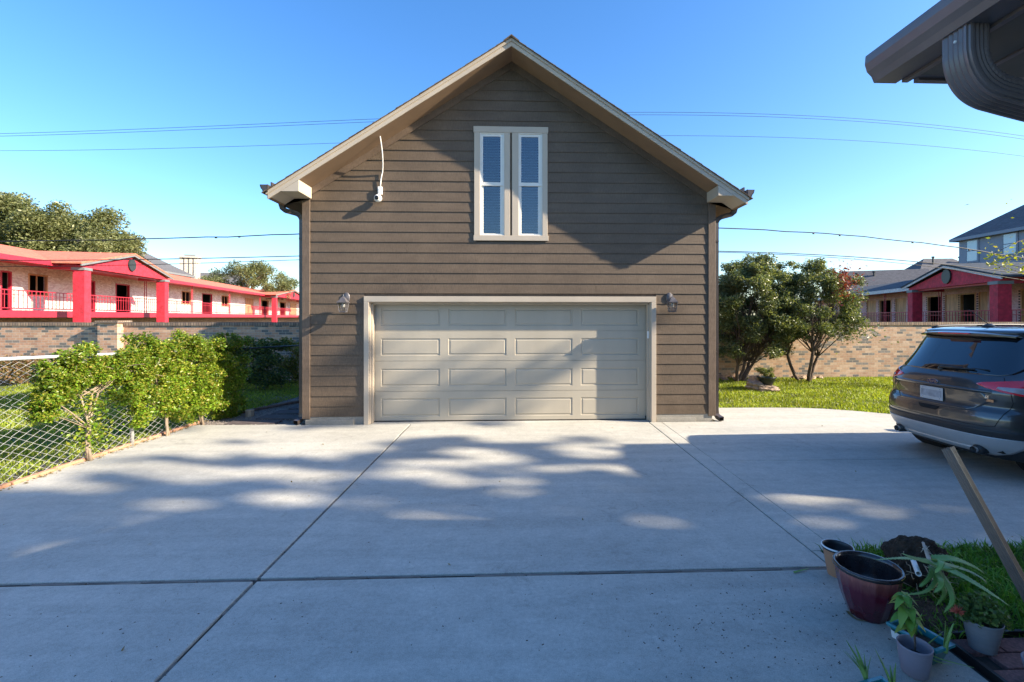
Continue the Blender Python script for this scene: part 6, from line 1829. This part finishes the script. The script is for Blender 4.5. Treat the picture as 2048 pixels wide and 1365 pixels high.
# lavender pot with a young basil-like plant
c = GP(1840, 1364); c = Vector((c.x+.02, c.y+.055, 0))
t = thing('lavender_pot', 'small smooth lavender grey pot in front of the teal trough', 'plant pot', c)
lav = paint('lavender_ceramic', (.235, .205, .245), .5, .06, 8, .08, 60)
mb = MB(c); mb.smooth = True; mb.lathe([(.050, 0), (.058, .008), (.069, .08), (.076, .142), (.077, .150), (.074, .154), (.070, .151), (.067, .12), (.060, .05), (.001, .05)], c, 64); mb.build('pot_wall', lav, t)
mb = MB(c); mb.smooth = True; mb.lathe([(.064, .085), (.03, .09), (.001, .092)], c, 24); mb.build('soil', M['soil'], t)
pc = c + Vector((0, 0, .09))
def broad(mb, base, d, L, wd, droop=.4):
    d = Vector(d).normalized(); side = d.cross(Vector((0, 0, 1))).normalized(); up = side.cross(d)
    N = 6; rows = []
    for i in range(N+1):
        t_ = i/N; w = wd*math.sin(math.pi*min(1, t_**.75*.97+.02))**.8
        p = base + d*L*t_ + up*(.12*L*math.sin(math.pi*t_)) - Vector((0, 0, droop*L*t_*t_))
        rows.append([mb.vert(p - side*w + up*.18*w), mb.vert(p - side*w*.5), mb.vert(p-up*.12*w), mb.vert(p + side*w*.5), mb.vert(p + side*w + up*.18*w)])
    for i in range(N):
        for j in range(4): mb.face((rows[i][j], rows[i][j+1], rows[i+1][j+1], rows[i+1][j]))
t = thing('leafy_seedling', 'young broad-leaved plant growing from the lavender pot', 'potted plant', pc)
mb = MB(pc); mb.smooth = True; st = [pc, pc+Vector((.0, 0, .10)), pc+Vector((-.02, .01, .22)), pc+Vector((-.035, .02, .30))]; mb.tube(cat(st, 4), .005, 6); mb.build('stem', M['bark'], t)
mb = MB(pc); mb.smooth = True
for hz, n_, L in ((.14, 4, .075), (.19, 5, .09), (.24, 5, .085), (.285, 6, .07), (.305, 4, .05)):
    for k in range(n_):
        a = 2*math.pi*k/n_ + hz*9 + random.uniform(-.3, .3); b0 = pc + Vector((-.035*hz/.3, .02*hz/.3, hz))
        broad(mb, b0, (math.cos(a), math.sin(a), random.uniform(.0, .35)), L*random.uniform(.8, 1.15), L*.30, random.uniform(.4, .9))
mb.keep = True; mb.build('leaves', M['leaf_basil'], t)
# spindly aloe stems hanging out of the lavender pot
t = thing('spindly_aloe', 'spindly pale aloe with long thin leaves leaning out of the lavender pot', 'aloe plant', pc + Vector((.02, 0, 0)))
o0 = pc + Vector((.02, 0, 0))
for pts, w_ in (([(1842, 1300, 2.52), (1862, 1283, 2.50), (1887, 1263, 2.52)], .008), ([(1842, 1300, 2.50), (1880, 1318, 2.42), (1948, 1336, 2.36)], .007), ([(1843, 1302, 2.50), (1870, 1322, 2.42), (1904, 1330, 2.38)], .006), ([(1840, 1300, 2.52), (1834, 1287, 2.5), (1832, 1275, 2.5)], .006)):
    mb = MB(o0); mb.smooth = True; blade(mb, [DP(*q) for q in pts], w_, n=10, spines=False); mb.build('leaf', M['leaf_aloe'], t)
mb = MB(o0); mb.smooth = True; mb.tube([pc + Vector((-.0, 0, .0)), DP(1830, 1305, 2.53), DP(1843, 1298, 2.52)], .008, 7); mb.build('stem', M['palebark'], t)
# grey textured pot with bushy plant
c = GP(1980, 1316); c = Vector((c.x+.025, c.y+.065, .006))
t = thing('grey_pot', 'tapered grey pot with fine horizontal ridges standing on the brick pavers', 'plant pot', c)
mb = MB(c); mb.smooth = True
prf = [(.060, 0)] + [(.060 + .028*i/24 + .0011*math.sin(i*2.6), .155*i/24+.003) for i in range(25)] + [(.089, .162), (.086, .165), (.081, .160), (.078, .13), (.001, .13)]
mb.lathe(prf, c, 56); mb.build('pot_wall', paint('grey_pot', (.20, .205, .225), .55, .08, 8, .2, 60, stretch=(1, 1, 6)), t)
t = thing('bushy_plant', 'low bushy fine-leaved plant filling the grey pot', 'potted plant', c + Vector((0, 0, .14)))
pts = blob_points([(np.array(c) + np.array([-.03, 0, .20]), .09), (np.array(c) + np.array([.04, 0, .20]), .085), (np.array(c) + np.array([.0, .03, .24]), .075), (np.array(c) + np.array([.09, -.01, .15]), .05), (np.array(c) + np.array([-.09, .01, .19]), .05)], 1700, .7)
mb = MB(c + Vector((0, 0, .14))); mb.smooth = True
for k in range(14):
    q = pts[random.randrange(len(pts))]; limb(mb, c + Vector((random.uniform(-.03, .03), random.uniform(-.03, .03), .13)), Vector(q), .0025, .001, .1, 3, 4)
mb.build('stems', M['bark'], t)
leaf_object('leaves', pts, .022, foliage('bushy_leaves', [(.10, .19, .05), (.18, .27, .08), (.08, .14, .05)]), t, origin=c + Vector((0, 0, .14)), aspect=.75)
f = DP(1917, 1226, 2.62)
t = thing('coral_flower', 'coral red spiky succulent flower head at the left of the bushy pot', 'flower', f)
mb = MB(f); mb.smooth = True
for k in range(60):
    d = Vector(RNG.normal(size=3)); d.z = abs(d.z)*.8; d.normalize(); mb.tube([f+d*.006, f+d*random.uniform(.028, .045)], [.0032, .0016], 4)
mb.build('petals', paint('coral_petals', (.62, .13, .08), .5, .2, 40, 0), t)
mb = MB(f); mb.smooth = True; mb.tube([f, f+Vector((.03, .01, -.05)), c+Vector((-.03, .02, .13))], .003, 5); mb.build('stem', M['leaf_basil'], t)
# bottom right corner pot
c = GP(2075, 1372); c = Vector((c.x+.02, c.y-.02, .006))
t = thing('corner_pot', 'grey pot just entering at the bottom right corner', 'plant pot', c)
mb = MB(c); mb.smooth = True; mb.lathe([(.06, 0), (.085, .10), (.088, .12), (.083, .122), (.078, .10), (.001, .09)], c, 40, cap=False); mb.build('pot_wall', lav, t)
# fallen green leaf on concrete
f = GP(1605, 1141)
mb = MB(f); mb.smooth = True; blade(mb, [GP(1588, 1145, .008), GP(1603, 1141, .012), GP(1618, 1137, .008)], .008, spines=False, n=6)
o = mb.build('fallen_leaf', M['leaf_basil']); o.location = f; tag(o, 'fallen green leaf on the concrete left of the ribbed pot', 'leaf')
# flat tray/leaf debris beneath maroon pot
f = GP(1712, 1238)
mb = MB(f); blade(mb, [GP(1694, 1222, .006), GP(1712, 1238, .008), GP(1740, 1243, .006)], .010, spines=False, n=6); o = mb.build('dry_leaf', M['drygrass']); o.location = f; tag(o, 'yellowed leaf under the edge of the maroon pot', 'leaf')
# flip-up downspout extension
a, b = DP(1895, 896, 3.12), DP(2110, 1290, 2.72)
t = thing('downspout_extension', 'ribbed brown downspout extension tilted up over the grass at the right edge', 'downspout', (b.x, b.y, 0))
ob = Vector((b.x, b.y, 0)); mb = MB(ob)
d = (b-a).normalized(); A_ = d.cross(Vector((0, 0, 1))).normalized(); B_ = A_.cross(d)
pr = []
N = 14
for ci, (p0, p1) in enumerate([((-.036, -.026), (.036, -.026)), ((.036, -.026), (.036, .026)), ((.036, .026), (-.036, .026)), ((-.036, .026), (-.036, -.026))]):
    for q in range(N):
        t_ = q/N; x, y = p0[0]+(p1[0]-p0[0])*t_, p0[1]+(p1[1]-p0[1])*t_
        k = .93 if q in (3, 4, 7, 8, 11) else 1
        if ci in (0, 2): y *= k
        else: x *= k
        pr.append((x*1.0, y*1.0))
mb.sweep(pr, [(a, A_, B_), (b, A_, B_)], cap=False)
mb.sweep([(x*.94, y*.94) for x, y in pr], [(a, A_, B_), (b, A_, B_)], cap=False)
mb.build('spout', paint('brown_spout_enamel', (.21, .15, .12), .38, .12, 8, .05, 50), t)
mb = MB(ob); mb.box((b.x-.05, b.y-.05, 0), (b.x+.05, b.y+.05, b.z+.05)); o = mb.build('hinge_boot', M['gutter2'], t)
# standpipe on house side, off frame, carries the boot
